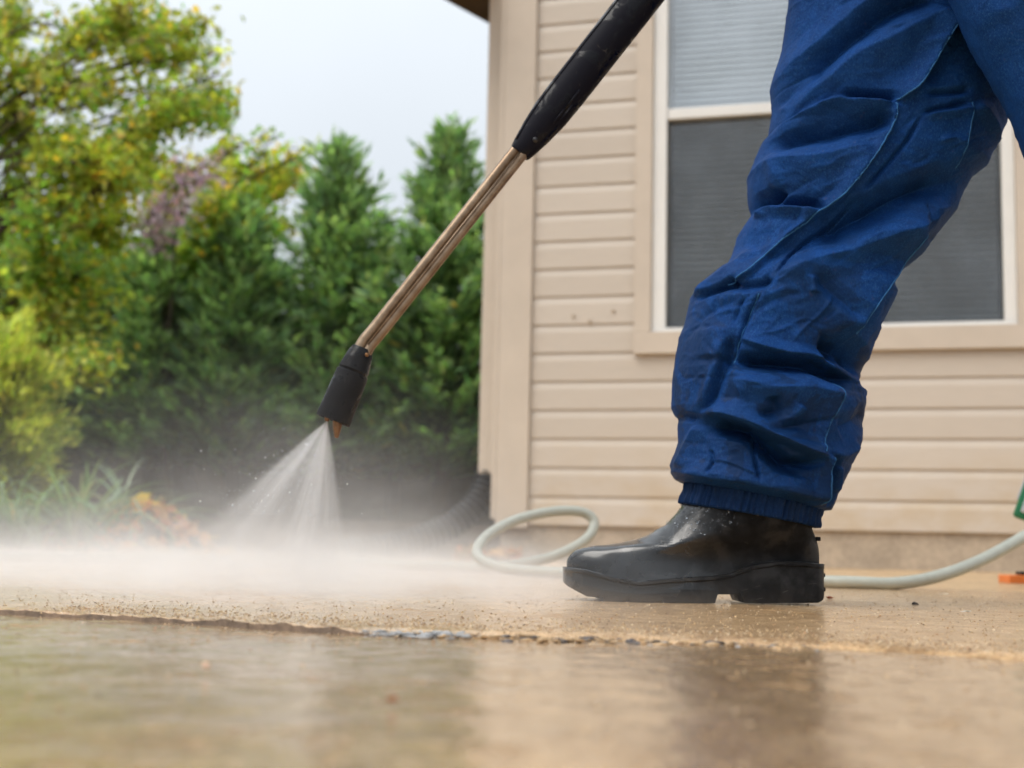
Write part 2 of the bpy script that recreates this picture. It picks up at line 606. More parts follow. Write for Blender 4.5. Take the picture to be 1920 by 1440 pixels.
def water_mat():
    m, nt, out = new_mat('water')
    b = nt.nodes.new('ShaderNodeBsdfPrincipled')
    b.inputs['Base Color'].default_value = (0.9, 0.95, 1, 1)
    b.inputs['Roughness'].default_value = 0.03
    b.inputs['IOR'].default_value = 1.33
    b.inputs['Transmission Weight'].default_value = 1.0
    nt.links.new(b.outputs[0], out.inputs['Surface'])
    return m


M['water'] = water_mat()


def cloth_mat(name, wetter=0.0):
    m, nt, out = new_mat(name)
    c = coords(nt)
    x, y, z = sepxyz(nt, c)
    big = noise(nt, c, 9, 4, 0.6)
    mid = noise(nt, c, 60, 4, 0.65)
    spk = noise(nt, mapping(nt, c, (1, 1, 0.6), (0.4, 0.7, 0.2)), 520, 3, 0.75)
    # twill: fine diagonal ribs
    tw = ((x * 0.8 + z * 1.0 + y * 0.35) * 2600.0).sin() * 0.5 + 0.5
    tw2 = ((x * 1.0 - z * 0.25 + y * 0.5) * 3900.0).sin() * 0.5 + 0.5
    weave = tw * 0.7 + tw2 * 0.3
    damp = (z.ramp(0.40, 0.12) * 0.85 + big.ramp(0.52, 0.72) * 0.45 + wetter).min(1.0)
    base = cmix(nt, (mid * 0.5 + big * 0.5).ramp(0.32, 0.68), (0.0024, 0.026, 0.120), (0.0050, 0.048, 0.206))
    base = cmix(nt, weave * 0.16, base, (0.022, 0.085, 0.23))
    base = cmix(nt, spk.ramp(0.50, 0.70, 0, 0.55), base, (0.028, 0.105, 0.27))
    base = cmix(nt, spk.ramp(0.46, 0.32, 0, 0.5), base, (0.003, 0.016, 0.055))
    wetp = noise(nt, mapping(nt, c, (1, 1, 0.7)), 13, 5, 0.65, 0.6).ramp(0.49, 0.55)
    damp = (damp * 0.55 + wetp * (z.ramp(0.60, 0.12) * 0.8 + 0.15)).min(1.0)
    base = cmix(nt, damp * 0.72, base, (0.004, 0.018, 0.058))
    dirt = noise(nt, c, 120, 4, 0.7).ramp(0.60, 0.72) * noise(nt, c, 14, 3).ramp(0.46, 0.62)
    base = cmix(nt, dirt * 0.22, base, (0.10, 0.065, 0.042))
    base = cmix(nt, wetter * 0.55, base, (0.004, 0.014, 0.042))
    rough = damp * -0.22 + 0.76
    n1 = bump(nt, weave, 0.16, 0.0003)
    n2 = bump(nt, spk, 0.45, 0.0007, n1)
    princ(nt, out, base, rough, 0.10, 0, n2)
    return m


M['cloth'] = cloth_mat('blue_work_cloth')
M['cuff'] = cloth_mat('damp_blue_cuff', 0.95)
M['seam'] = simple('blue_seam_thread', (0.030, 0.115, 0.28), 0.8, 0.1, var=0.4, scale=500, bmp=0.5, bdist=0.0005)

# ------------------------------------------------------------------ SETTING: ground and patio slabs
def grid_sheet(name, x0, x1, y0f, y1f, nx, ny, zf, mat, drop=0.12):
    """sheet whose front / back edges are functions of x; z is a function of (x, y); with a skirt below the edges"""
    xs = np.linspace(x0, x1, nx)
    t = np.linspace(0, 1, ny)
    Xg = np.repeat(xs[None, :], ny, 0)
    a = y0f(xs); b = y1f(xs)
    Yg = a[None, :] + (b - a)[None, :] * t[:, None]
    Z = zf(Xg.ravel(), Yg.ravel()).reshape(Xg.shape)
    Xg = np.vstack([Xg[:1], Xg, Xg[-1:]]); Yg = np.vstack([Yg[:1], Yg, Yg[-1:]])
    Z = np.vstack([Z[:1] - drop, Z, Z[-1:] - drop])
    ny += 2
    V = np.stack([Xg.ravel(), Yg.ravel(), Z.ravel()], 1)
    i = np.arange(ny - 1)[:, None] * nx + np.arange(nx - 1)[None, :]
    i = i.ravel()
    Fq = np.stack([i, i + 1, i + nx + 1, i + nx], 1)
    me = mesh_np(name, V, Fq, mat)
    me.materials.append(M['edge'])
    mi_ = np.zeros(len(Fq), dtype=np.int32); mi_[:nx - 1] = 1; mi_[-(nx - 1):] = 1
    me.polygons.foreach_set('material_index', mi_)
    return obj(name, me)


def lin(pts):
    p = np.array(pts)
    return lambda x: np.interp(x, p[:, 0], p[:, 1])


# control joint between the nearest two slabs, read along the ground
jp = [PG(*q) for q in ((-400, 1120), (0, 1143), (330, 1159), (660, 1178), (1100, 1192), (1500, 1205), (1900, 1228), (2400, 1262))]
jx = [(-6.0, jp[0].y + 0.9)] + [(p.x, p.y) for p in jp] + [(6.0, jp[-1].y - 0.5)]
joint = lin(jx)
j2p = [PG(*q) for q in ((1540, 1096), (1920, 1118))]
k2 = (j2p[1].y - j2p[0].y) / (j2p[1].x - j2p[0].x)
joint2 = lambda x: np.clip(j2p[0].y + 0.0 * x + k2 * 0.35 * (x - j2p[0].x), 1.6, 4.2)


def edge_wobble(x):
    p = np.stack([x * 60, x * 0, x * 0], 1)
    return fbm(p, 4, 3) * 0.0022 + vnoise(np.stack([x * 9, x * 0 + 5, x * 0], 1), 9) * 0.003


def z_rough(x, y, amp, seed, base):
    p = np.stack([x, y, np.zeros_like(x)], 1)
    return base + amp * (0.9 * fbm(p * 5, 3, seed) + 0.35 * fbm(p * 45, 2, seed + 5) + 0.16 * fbm(p * 190, 2, seed + 9))


NEAR_Z = -0.0040
tag(grid_sheet('patio_slab', -0.9, 0.95, lambda x: x * 0 + 0.18, lambda x: joint(x) - 0.0015 + edge_wobble(x) * 0.4 + 0.016 * smooth01(x, -0.14, -0.08), 420, 460,
               lambda x, y: z_rough(x, y, 0.00110, 21, NEAR_Z), M['slab_wet']), kind='structure')


def far_z(x, y):
    d = y - joint(x)
    z = z_rough(x, y, 0.00055, 41, 0.0)
    # the edge is worn down where the aggregate shows, right of the sharp-edged stretch
    spall = smooth01(x, -0.13, -0.05) * (0.55 + 0.45 * vnoise(np.stack([x * 30, y * 30, x * 0], 1), 77))
    z -= (0.0052 + 0.0022 * spall) * smooth01(x, -0.15, -0.07) * np.exp(-(np.maximum(d, 0) / (0.014 + 0.012 * spall)) ** 2)
    z -= 0.0010 * np.exp(-(np.maximum(d, 0) / 0.003) ** 2)
    z += 0.0016 * np.exp(-(np.maximum(d, 0) / 0.012) ** 2) * (1 - smooth01(x, -0.13, -0.05)) * fbm(np.stack([x * 80, y * 80, x * 0], 1), 3, 6)
    return z


tag(grid_sheet('patio_slab', -1.6, 1.7, lambda x: joint(x) + edge_wobble(x), joint2, 560, 420, far_z, M['slab_damp']), kind='structure')
far_slab_end = lambda x: x * 0 + 4.75
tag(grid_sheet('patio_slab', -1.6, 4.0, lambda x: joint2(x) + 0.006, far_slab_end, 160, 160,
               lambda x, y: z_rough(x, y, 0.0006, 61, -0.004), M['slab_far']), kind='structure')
# slabs continue out of frame on both sides and behind the camera
back = lambda x: x * 0 - 2.5
fend = lambda x: np.maximum(joint2(x), joint(x) + 0.2)
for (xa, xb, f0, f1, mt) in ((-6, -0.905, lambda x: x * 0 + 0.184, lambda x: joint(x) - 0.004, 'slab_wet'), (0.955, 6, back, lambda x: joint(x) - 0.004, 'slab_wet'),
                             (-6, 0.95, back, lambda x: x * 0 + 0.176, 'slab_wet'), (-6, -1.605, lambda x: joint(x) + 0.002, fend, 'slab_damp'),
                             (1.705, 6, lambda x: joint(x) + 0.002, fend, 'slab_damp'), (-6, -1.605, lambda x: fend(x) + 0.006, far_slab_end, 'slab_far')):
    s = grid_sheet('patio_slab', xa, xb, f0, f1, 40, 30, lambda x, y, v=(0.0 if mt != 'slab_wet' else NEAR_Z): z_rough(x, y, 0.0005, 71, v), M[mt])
    tag(s, kind='structure')

# ground sheet to the horizon (bark mulch and soil beyond the patio)
gx = np.concatenate([np.linspace(-400, -14, 8), np.linspace(-12, 12, 121), np.linspace(14, 400, 8)])
gy = np.concatenate([np.linspace(-400, -4, 6), np.linspace(-3, 13, 90), np.linspace(14, 900, 10)])
GX, GY = np.meshgrid(gx, gy)
pp = np.stack([GX.ravel(), GY.ravel(), GX.ravel() * 0], 1)
gz = -0.035 + 0.02 * fbm(pp * 1.3, 3, 5) * (np.abs(pp[:, 0]) < 12) - 0.02
gz += 0.22 * smooth01(pp[:, 1], 5.0, 8.5) * (pp[:, 0] < 1) * (pp[:, 1] < 13)
gz = np.where((pp[:, 1] < 4.8) | ((pp[:, 0] > -0.4) & (pp[:, 1] < 5.4)), -0.06, gz)
nx = len(gx)
i = (np.arange(len(gy) - 1)[:, None] * nx + np.arange(nx - 1)[None, :]).ravel()
tag(obj('ground', mesh_np('ground', np.stack([pp[:, 0], pp[:, 1], gz], 1), np.stack([i, i + 1, i + nx + 1, i + nx], 1), M['mulch'])), kind='structure')


def ground_z(x, y):
    return -0.055 + 0.22 * float(smooth01(np.array([y]), 5.0, 8.5)[0]) * (x < 1)


# exposed aggregate stones lodged in the worn joint
def stones(name, n, mat, seed, size, xr, spread):
    r = np.random.default_rng(seed)
    V, Fc, base = [], [], 0
    ico = bmesh.new(); bmesh.ops.create_icosphere(ico, subdivisions=1, radius=1)
    iv = np.array([v.co[:] for v in ico.verts]); fi = np.array([[v.index for v in f.verts] for f in ico.faces]); ico.free()
    for k in range(n):
        x = xr[0] + (xr[1] - xr[0]) * (r.random() * .35 + .65 * float(np.clip(r.choice([.06, .22, .38, .5, .7, .88]) + r.normal(0, .07), 0, 1)))
        y = float(joint(np.array([x]))[0]) + r.normal(0.012, spread)
        s = size * (0.15 + 0.85 * r.random() ** 2.2)
        sc = np.array([s * r.uniform(0.9, 2.4), s * r.uniform(0.8, 2.2), s * r.uniform(0.3, 0.55)])
        a = r.uniform(0, 6.28)
        v = iv * (1 + 0.22 * r.standard_normal((len(iv), 1))) * sc
        v = np.stack([v[:, 0] * math.cos(a) - v[:, 1] * math.sin(a), v[:, 0] * math.sin(a) + v[:, 1] * math.cos(a), v[:, 2]], 1)
        V.append(v + [x, y, -0.0048 + r.uniform(0, 0.0022)]); Fc.append(fi + base); base += len(iv)
    return obj(name, mesh_np(name, np.concatenate(V), np.concatenate(Fc), mat, smooth=False))


xa = PG(650, 1178).x; xb = PG(1000, 1190).x; xc = PG(1560, 1208).x
for nm, n, mt, sd_, sz, xr, sp in (('aggregate_gravel', 260, 'stone_a', 1, 0.0046, (xa, PG(900, 1186).x), 0.013), ('aggregate_gravel', 260, 'stone_b', 2, 0.0040, (xa, xc), 0.014),
                                   ('aggregate_gravel', 120, 'stone_c', 3, 0.0045, (xa, xc), 0.013), ('aggregate_gravel', 45, 'stone_a', 4, 0.0034, (xb, xc), 0.014)):
    tag(stones(nm, n, M[mt], sd_, sz, xr, sp),
        {'stone_a': 'grey-blue pebbles of aggregate exposed along the broken slab joint', 'stone_b': 'tan pebbles scattered along the broken slab joint',
         'stone_c': 'small dark grit lodged along the broken slab joint'}[mt] if sd_ != 4 else 'sparse grey pebbles in the slab joint in front of the boot', 'gravel', None, 'stuff')

# loose sand and grit lying on the slabs, too small to count
def sand(name, n, seed, mat):
    r = np.random.default_rng(seed)
    y = 0.42 + (2.3 - 0.42) * r.random(n) ** 1.15
    x = (r.random(n) - 0.5) * 0.92 * y
    k = r.random(n) < 0.35                      # thicker along the joint
    xj = (r.random(k.sum()) - 0.42) * 0.95
    x[k] = xj; y[k] = joint(xj) + r.normal(0.035, 0.06, k.sum())
    keep = (y > joint(x)) | (r.random(n) < 0.16)
    x, y = x[keep], y[keep]; n = len(x)
    z = np.where(y < joint(x), NEAR_Z, far_z(x, y))
    s_ = 0.00022 + 0.0007 * r.random(n) ** 3
    oc = np.array([(1, 0, 0), (-1, 0, 0), (0, 1, 0), (0, -1, 0), (0, 0, 1), (0, 0, -1)], float)
    of = np.array([(0, 2, 4), (2, 1, 4), (1, 3, 4), (3, 0, 4), (2, 0, 5), (1, 2, 5), (3, 1, 5), (0, 3, 5)])
    sh = oc[None] * (s_[:, None, None] * r.uniform(0.6, 1.4, (n, 6, 1))) * np.array([1.3, 1.2, 0.9])
    V = sh + np.stack([x, y, z + s_ * 0.3], 1)[:, None, :]
    Fc = (of[None] + (np.arange(n) * 6)[:, None, None]).reshape(-1, 3)
    col = pick0(r, [(0.55, 0.39, 0.22), (0.66, 0.54, 0.38), (0.30, 0.19, 0.10), (0.16, 0.11, 0.08), (0.42, 0.24, 0.12)], [5, 3, 4, 1, 1], n)
    return obj(name, mesh_np(name, V.reshape(-1, 3), Fc, mat, smooth=False, cols=np.repeat(col, 6, 0)))


def pick0(r, pal, wts, n):
    return np.array(pal)[r.choice(len(pal), n, p=np.array(wts) / sum(wts))] * r.uniform(.75, 1.25, (n, 1))


def grain_mat():
    m, nt, out = new_mat('sand_grain')
    at = nt.nodes.new('ShaderNodeAttribute'); at.attribute_name = 'Col'
    princ(nt, out, at.outputs['Color'], 0.35, 0.5)
    return m


tag(sand('sand', 26000, 303, grain_mat()), 'loose sand and grit scattered over the wet concrete', 'sand', None, 'stuff')

# ------------------------------------------------------------------ HOUSE
PHI = math.atan(0.28)
HC = P(934, 900, 4.9); HC.z = 0.0
HROT = Matrix.Rotation(-PHI, 3, 'Z')
H_inv = HROT.inverted()


def PW(px, py, off=0.0):
    """(local x, local z) of the pixel's ray where it meets the wall plane y_local = off"""
    d = R3 @ Vector(((px - 960) / F, -(py - 720) / F, -1))
    o = H_inv @ (CAM - HC); d = H_inv @ d
    t = (off - o.y) / d.y
    p = o + d * t
    return p.x, p.z


house = empty('house', HC, -PHI)
tag(house, 'beige lap-sided house with a white sash window and brown eave', 'house')
WALL_L = 5.2
TOP = 2.75
sid_z = PW(990, 984, -0.016)[1]
fz = -0.06
box('foundation', (0.012, WALL_L, 0.005, 0.2, fz, sid_z + 0.02), M['foundation'], house)
wx0, _ = PW(1222, 400, -0.02); wx1, _ = PW(1906, 450, -0.02)
px0, _ = PW(1250, 400, 0.0); px1, _ = PW(1880, 450, 0.0)
pz0 = PW(1250, 613, 0.0)[1]
pzr = PW(1260, 214, 0.0)[1]
pz1 = pzr + (pzr - pz0)
tz0 = PW(1200, 664, -0.02)[1]; tz1 = PW(1225, 622, -0.02)[1]
cas0 = PW(1190, 500, -0.02)[0]
# sheathing wall behind the boards, around the opening
box('wall', (0.01, px0, 0.012, 0.14, sid_z, TOP), M['trim'], house)
box('wall', (px1, WALL_L, 0.012, 0.14, sid_z, TOP), M['trim'], house)
box('wall', (px0, px1, 0.012, 0.14, sid_z, pz0 - 0.03), M['trim'], house)
box('wall', (px0, px1, 0.012, 0.14, pz1 + 0.03, TOP), M['trim'], house)
box('wall', (0.01, 0.14, 0.14, 4.0, fz, TOP), M['trim'], house)
# lap boards
EXPO = (PW(1000, 48, -0.01)[1] - sid_z) / 18.0


def board_mesh(L):
    h = EXPO + 0.022
    prof = [(-0.0078, 0.0), (-0.0088, 0.003), (-0.0086, EXPO * 0.70), (-0.0072, EXPO * 0.80), (-0.0030, EXPO * 0.94), (-0.0020, h), (0.006, h), (0.006, 0.006), (-0.006, 0.0)]
    V = [(x, y, z) for x in (0, L) for (y, z) in prof]
    n = len(prof)
    faces = [tuple(range(n))[::-1], tuple(range(n, 2 * n))] + [(k, (k + 1) % n, n + (k + 1) % n, n + k) for k in range(n)]
    me = bpy.data.meshes.new('siding_board')
    me.from_pydata(V, [], faces); me.update()
    me.materials.append(M['siding'])
    return me


BM_CACHE = {}
corner_w = PW(1000, 500, -0.02)[0]
cas_r = wx1 + (wx0 - cas0)
nb = int((TOP - sid_z) / EXPO)
for k in range(nb):
    z0 = sid_z + k * EXPO
    z1 = z0 + EXPO
    if z1 > tz0 + 0.012 and z0 < pz1 + 0.10:
        segs = [(corner_w - 0.004, cas0 - 0.002), (cas_r + 0.002, WALL_L)]
    else:
        segs = [(corner_w - 0.004, WALL_L)]
    for (a, b) in segs:
        key = round(b - a, 4)
        if key not in BM_CACHE: BM_CACHE[key] = board_mesh(b - a)
        o = obj('siding_board', BM_CACHE[key], house, (a, 0, z0))
# corner boards
box('corner_board', (-0.002, corner_w - 0.005, -0.026, 0.010, sid_z - 0.01, TOP), M['trim'], house, 0.0015)
box('corner_board', (-0.020, -0.003, -0.024, 0.085, sid_z + 0.02, TOP), M['trim'], house, 0.0015)
# nail holes
for (qx, qy) in ((1075, 592), (1106, 602), (1150, 583)):
    lx, lz = PW(qx, qy, -0.013)
    bm = bmesh.new(); bmesh.ops.create_uvsphere(bm, u_segments=10, v_segments=6, radius=0.007)
    bmesh.ops.scale(bm, vec=(1, 0.35, 1), verts=bm.verts)
    obj('nail_hole', bm_mesh('nail_hole', bm, M['foundation'], True), house, (lx, -0.0125, lz))

# window
win = bpy.data.objects.new('window', None); link(win, house)
cw = wx0 - cas0
box('casing', (cas0, wx0, -0.026, 0.02, tz1, pz1 + 0.1), M['trim'], win, 0.002)
box('casing', (wx1, cas_r, -0.026, 0.02, tz1, pz1 + 0.1), M['trim'], win, 0.002)
box('casing', (cas0 - 0.0, cas_r, -0.030, 0.018, tz0, tz1 - 0.001), M['trim'], win, 0.002)
box('casing', (cas0, cas_r, -0.027, 0.019, pz1 + 0.101, pz1 + 0.18), M['trim'], win, 0.002)
fw = px0 - wx0
box('frame', (wx0 + 0.001, px0, -0.012, 0.05, pz0 - 0.005, pz1 + 0.06), M['white_vinyl'], win, 0.002)
box('frame', (px1, wx1 - 0.001, -0.012, 0.05, pz0 - 0.005, pz1 + 0.06), M['white_vinyl'], win, 0.002)
box('frame', (wx0 + 0.001, wx1 - 0.001, -0.014, 0.05, tz1, pz0 - 0.0055), M['white_vinyl'], win, 0.002)
box('frame', (wx0 + 0.001, wx1 - 0.001, -0.011, 0.05, pz1 + 0.0605, pz1 + 0.10), M['white_vinyl'], win, 0.002)
box('meeting_rail', (px0 + 0.0005, px1 - 0.0005, -0.006, 0.048, pzr - 0.021, pzr + 0.019), M['white_vinyl'], win, 0.003)
box('pane', (px0 - 0.004, px1 + 0.004, 0.012, 0.016, pzr + 0.0195, pz1 + 0.059), M['glass'], win)
box('pane', (px0 - 0.004, px1 + 0.004, 0.032, 0.036, pz0 - 0.004, pzr - 0.0215), M['glass'], win)
box('insect_screen', (px0 - 0.002, px1 + 0.002, 0.0085, 0.009, pz0 - 0.004, pzr - 0.0212), M['screen'], win)
# blind: closed slats, one joined part (each slat is under ten pixels high)
bm = bmesh.new()
zz = pz0 - 0.02
while zz < pz1 + 0.08:
    b2 = box_bm(px0 + 0.012, px1 - 0.012, -0.0006, 0.0006, -0.0135, 0.0135)
    bmesh.ops.rotate(b2, cent=(0, 0, 0), matrix=Matrix.Rotation(math.radians(-29), 3, 'X'), verts=b2.verts)
    bmesh.ops.translate(b2, vec=(0, 0.075, zz), verts=b2.verts)
    tmp = bpy.data.meshes.new('t'); b2.to_mesh(tmp); b2.free(); bm.from_mesh(tmp); bpy.data.meshes.remove(tmp)
    zz += 0.0245
bl = obj('blind', bm_mesh('blind', bm, M['blind']), win); bl['kind'] = 'stuff'
box('room', (px0 - 0.2, px1 + 0.2, 0.60, 0.62, pz0 - 0.3, pz1 + 0.3), M['dark_room'], win)

# eave over the side wall, receding behind the corner
ea = P(876, 14, 5.15); eb = P(927, 58, 5.30)
dirv = Vector((eb.x - ea.x, eb.y - ea.y, 0)).normalized()
side = Vector((dirv.y, -dirv.x, 0))
ezz = (ea.z + eb.z) / 2
V = []
for t in (-0.45, 3.0):
    for sdx in (0.0, 0.22):
        for dz in (0.0, 0.14):
            q = ea + dirv * t + side * sdx
            q.z = ezz + dz
            V.append(H_inv @ (q - HC))
me = bpy.data.meshes.new('eave')
me.from_pydata([v[:] for v in V], [], [(0, 1, 3, 2), (4, 6, 7, 5), (0, 4, 5, 1), (2, 3, 7, 6), (1, 5, 7, 3), (0, 2, 6, 4)])
me.materials.append(M['soffit'])
eave = obj('eave', me, house)
bpy.context.view_layer.update()
bm = box_bm(-0.25, WALL_L + 0.3, -0.05, 3.8, TOP + 0.15, TOP + 0.22)
obj('roof', bm_mesh('roof', bm, M['shingle']), house)

# downspout beside the corner
dsz = P(915, 889, 4.98).z
dsx = (H_inv @ (P(903, 889, 5.0) - HC)).x
bm = box_bm(dsx, -0.021, 0.03, 0.10, dsz, TOP - 0.05, 0.006)
obj('downspout', bm_mesh('downspout', bm, M['trim']), house)

# black drain pipe that carries on from the downspout and sweeps to the left on the ground
path = [P(919, 860, 5.0), P(914, 900, 4.99), P(892, 945, 4.96), P(850, 982, 4.92), P(795, 1009, 4.87), P(730, 1026, 4.82), P(640, 1038, 4.76)]
pts = catmull([q[:] for q in path], 260)
L = np.concatenate([[0], np.cumsum(np.linalg.norm(np.diff(pts, axis=0), axis=1))])
rad = 0.050 + 0.0045 * np.sin(L / 0.026 * 2 * math.pi)
rad[:30] *= np.linspace(0.55, 1, 30)
dp = tube('drain_pipe', pts, rad, M['pipe'], n=22)
tag(dp, 'black corrugated drain pipe sweeping down from the downspout to the patio', 'drain pipe')

# ------------------------------------------------------------------ FENCE behind the hedge, board by board
fence = empty('board_fence', (0, 10.6, 0.0))
tag(fence, 'dark weathered board fence in the shade behind the conifer hedge', 'fence')
fb = bm_mesh('fence_board', box_bm(-0.0713, 0.0713, -0.01, 0.01, 0.0, 1.40, 0.002, 1), M['fence'])
for k in range(52):
    o = obj('board', fb, fence, (-6.2 + k * 0.143, random.uniform(-0.004, 0.004), random.uniform(0.0, 0.03)))
for z in (0.3, 1.15):
    obj('rail', bm_mesh('rail', box_bm(-6.3, 1.3, 0.012, 0.05, z, z + 0.085), M['fence']), fence)

# ------------------------------------------------------------------ FOLIAGE
def leaves_mesh(name, C, D, U, length, width, cols, mat, fold=0.25):
    """rhombic leaves: centre C, axis D (unit), side U (unit), folded along the midrib"""
    n = len(C)
    Nn = np.cross(D, U)
    a = C - D * length[:, None] * .5
    b = C + D * length[:, None] * .5
    l = C + U * width[:, None] * .5 + Nn * (width * fold)[:, None] - D * (length * .08)[:, None]
    r = C - U * width[:, None] * .5 + Nn * (width * fold)[:, None] - D * (length * .08)[:, None]
    V = np.stack([a, l, b, r], 1).reshape(-1, 3)
    i = np.arange(n) * 4
    Fc = np.concatenate([np.stack([i, i + 1, i + 2], 1), np.stack([i, i + 2, i + 3], 1)])
    return mesh_np(name, V, Fc, mat, smooth=False, cols=np.repeat(cols, 4, 0))


def unit(v): return v / (np.linalg.norm(v, axis=-1, keepdims=True) + 1e-9)


def pick(r, pal, wts, n, jit=0.18):
    k = r.choice(len(pal), n, p=np.array(wts) / sum(wts))
    c = np.array(pal)[k]
    return np.clip(c * (1 + jit * r.standard_normal((n, 1))) * (1 + 0.06 * r.standard_normal((n, 3))), 0.004, 0.9)


def branch_tubes(segs, n=7):
    V, Fc, base = [], [], 0
    for pts, rad in segs:
        v, f, t = tube_arrays(pts, rad, n, cap=False)
        V.append(v); Fc.append(f + base); base += len(v)
    return np.concatenate(V), np.concatenate(Fc)


def broad_tree(name, label, base, height, clusters, pal, wts, Y, seed, leaf=0.075, per=150, group=None, girth=0.085, lmat='leaf'):
    """clusters: (px, py, radius_px, density, palette bias)"""
    r = np.random.default_rng(seed)
    root = empty(name, base)
    tag(root, label, 'tree', group)
    B = np.array(base[:])
    top = B + np.array([r.normal(0, .1), r.normal(0, .1), height])
    tp = catmull([B - [0, 0, .1], B + (top - B) * .35 + r.normal(0, .05, 3), B + (top - B) * .7 + r.normal(0, .06, 3), top], 24)
    segs = [(tp, np.linspace(girth, girth * .25, 24))]
    C, D, U, LL, WW, CC = [], [], [], [], [], []
    for ci, (px, py, rp, dens, bias) in enumerate(clusters):
        Yc = Y + r.normal(0, 0.35)
        c = np.array(P(px, py, Yc)[:])
        R = rp / F * Yc
        k = int(np.argmin(np.abs(tp[:, 2] - (c[2] - 0.5 - R)))); k = min(max(k, 5), 22)
        s = tp[k]
        mid = (s + c) / 2 + np.array([0, 0, 0.12]) + r.normal(0, .06, 3)
        lp = catmull([s, mid, c], 12)
        segs.append((lp, np.linspace(girth * .14, girth * .06, 12)))
        nt_ = max(4, int(9 * dens))
        for j in range(nt_):
            tip = c + unit(r.normal(0, 1, 3)) * R * r.uniform(.4, 1.15) * np.array([1, 1, .85])
            st = lp[r.integers(6, 12)]
            tw = catmull([st, (st + tip) / 2 + r.normal(0, .03, 3), tip], 6)
            segs.append((tw, np.linspace(0.007, 0.002, 6)))
            nl = max(3, int(per * dens / nt_))
            t = r.uniform(0.15, 1.1, nl)
            base_p = st + (tip - st) * t[:, None]
            cc = base_p + r.normal(0, 0.055, (nl, 3))
            d = unit((tip - st)[None, :] * 0.8 + r.normal(0, .45, (nl, 3)) + [0, 0, -0.25])
            u = unit(np.cross(d, unit(r.normal(0, 1, (nl, 3)) + [0, 0, .3])))
            C.append(cc); D.append(d); U.append(u)
            LL.append(leaf * r.uniform(.6, 1.25, nl)); WW.append(leaf * r.uniform(.45, .8, nl))
            w2 = np.array(wts, float).copy()
            if bias is not None: w2 = np.array(bias, float)
            CC.append(pick(r, pal, w2, nl))
    V, Fc = branch_tubes(segs)
    obj('trunk', mesh_np('trunk', V - B, Fc, M['bark']), root)
    me = leaves_mesh('crown', np.concatenate(C) - B, np.concatenate(D), np.concatenate(U), np.concatenate(LL), np.concatenate(WW), np.concatenate(CC), M[lmat])
    cr = obj('crown', me, root); cr['kind'] = 'stuff'
    return root


OLIVE = [(0.40, 0.45, 0.09), (0.55, 0.55, 0.10), (0.72, 0.50, 0.08), (0.26, 0.42, 0.10), (0.42, 0.37, 0.16)]
WO = [5, 4, 0.7, 3, 0.5]
GREENB = [2, 2, 0.3, 7, 0.2]
BROWN = [4, 2, 0.7, 2, 1.4]
cl = []
r0 = np.random.default_rng(3)
for (x, y, rp, d, b) in (
        (20, 30, 80, 1.0, None), (60, 130, 80, 1.1, None), (-60, 60, 110, 1.2, None), (-80, 240, 130, 1.3, GREENB), (40, 250, 90, 1.3, None), (130, 160, 45, .25, BROWN), (110, 40, 30, .08, BROWN),
        (185, 150, 50, .6, BROWN), (215, 60, 58, .8, BROWN), (250, 15, 55, .7, BROWN), (290, 90, 36, .35, BROWN), (330, 60, 36, .35, BROWN), (385, 60, 34, .4, BROWN), (360, 100, 32, .35, None),
        (300, 160, 45, .35, None), (275, 215, 42, .45, None), (350, 190, 38, .35, None), (420, 185, 30, .40, None), (400, 205, 34, .45, GREENB), (330, 225, 45, .45, GREENB), (400, 100, 20, .1, None), (405, 140, 16, .06, None),
        (125, 270, 75, .9, None), (200, 275, 48, .45, None), (60, 360, 110, 1.4, None), (180, 350, 80, 1.1, None), (-60, 420, 140, 1.4, GREENB), (80, 460, 110, 1.4, GREENB),
        (210, 430, 70, 1.0, [4, 6, 1.2, 3, .2]), (150, 520, 90, 1.2, [3, 5, .6, 4, .2]), (20, 560, 110, 1.3, GREENB), (110, 610, 90, 1.2, [3, 5, 1, 4, .2]), (-50, 680, 150, 1.4, GREENB), (160, 690, 70, .9, [3, 5, 1, 4, .2]), (80, 740, 90, 1.0, GREENB),
        (220, 330, 60, .7, [5, 5, 1.5, 2, .3]), (270, 310, 45, .5, None), (260, 260, 40, .3, None)):
    cl.append((x, y, rp, d, b))
broad_tree('broadleaf_tree', 'tall olive-green broadleaf tree turning yellow at the left edge', Vector((P(-90, 1000, 7.8).x, 7.8, 0.05)), 3.3, cl, OLIVE, WO, 7.6, 5, leaf=0.064, per=560)
cl2 = [(540, 320, 38, .7, [2, 6, 4, 1, 0]), (510, 350, 40, .7, [3, 6, 3, 2, 0]), (480, 375, 42, .7, GREENB), (440, 290, 26, .3, [3, 4, 2, 3, .5]), (455, 330, 34, .5, [3, 5, 2, 3, .5]), (520, 255, 11, .06, GREENB), (582, 292, 11, .06, GREENB), (500, 285, 12, .04, GREENB),
       (400, 380, 50, .7, [4, 5, 2, 4, .3]), (330, 340, 42, .6, [5, 5, 3, 3, 0]), (285, 330, 48, .6, [5, 4, 2, 5, 0]), (300, 390, 40, .5, None), (430, 420, 55, .9, GREENB), (500, 430, 40, .6, GREENB), (390, 460, 60, 1.0, GREENB), (330, 480, 70, 1.1, GREENB), (250, 480, 70, 1.0, None),
       (280, 560, 70, 1.0, GREENB), (460, 480, 45, .6, GREENB), (535, 415, 18, .1, GREENB), (545, 425, 14, .08, None)]
broad_tree('broadleaf_tree', 'smaller broadleaf tree with yellow-orange tips left of the conifers', Vector((P(360, 1000, 9.6).x, 9.6, 0.15)), 2.6, cl2, OLIVE, WO, 9.3, 8, leaf=0.075, per=520)
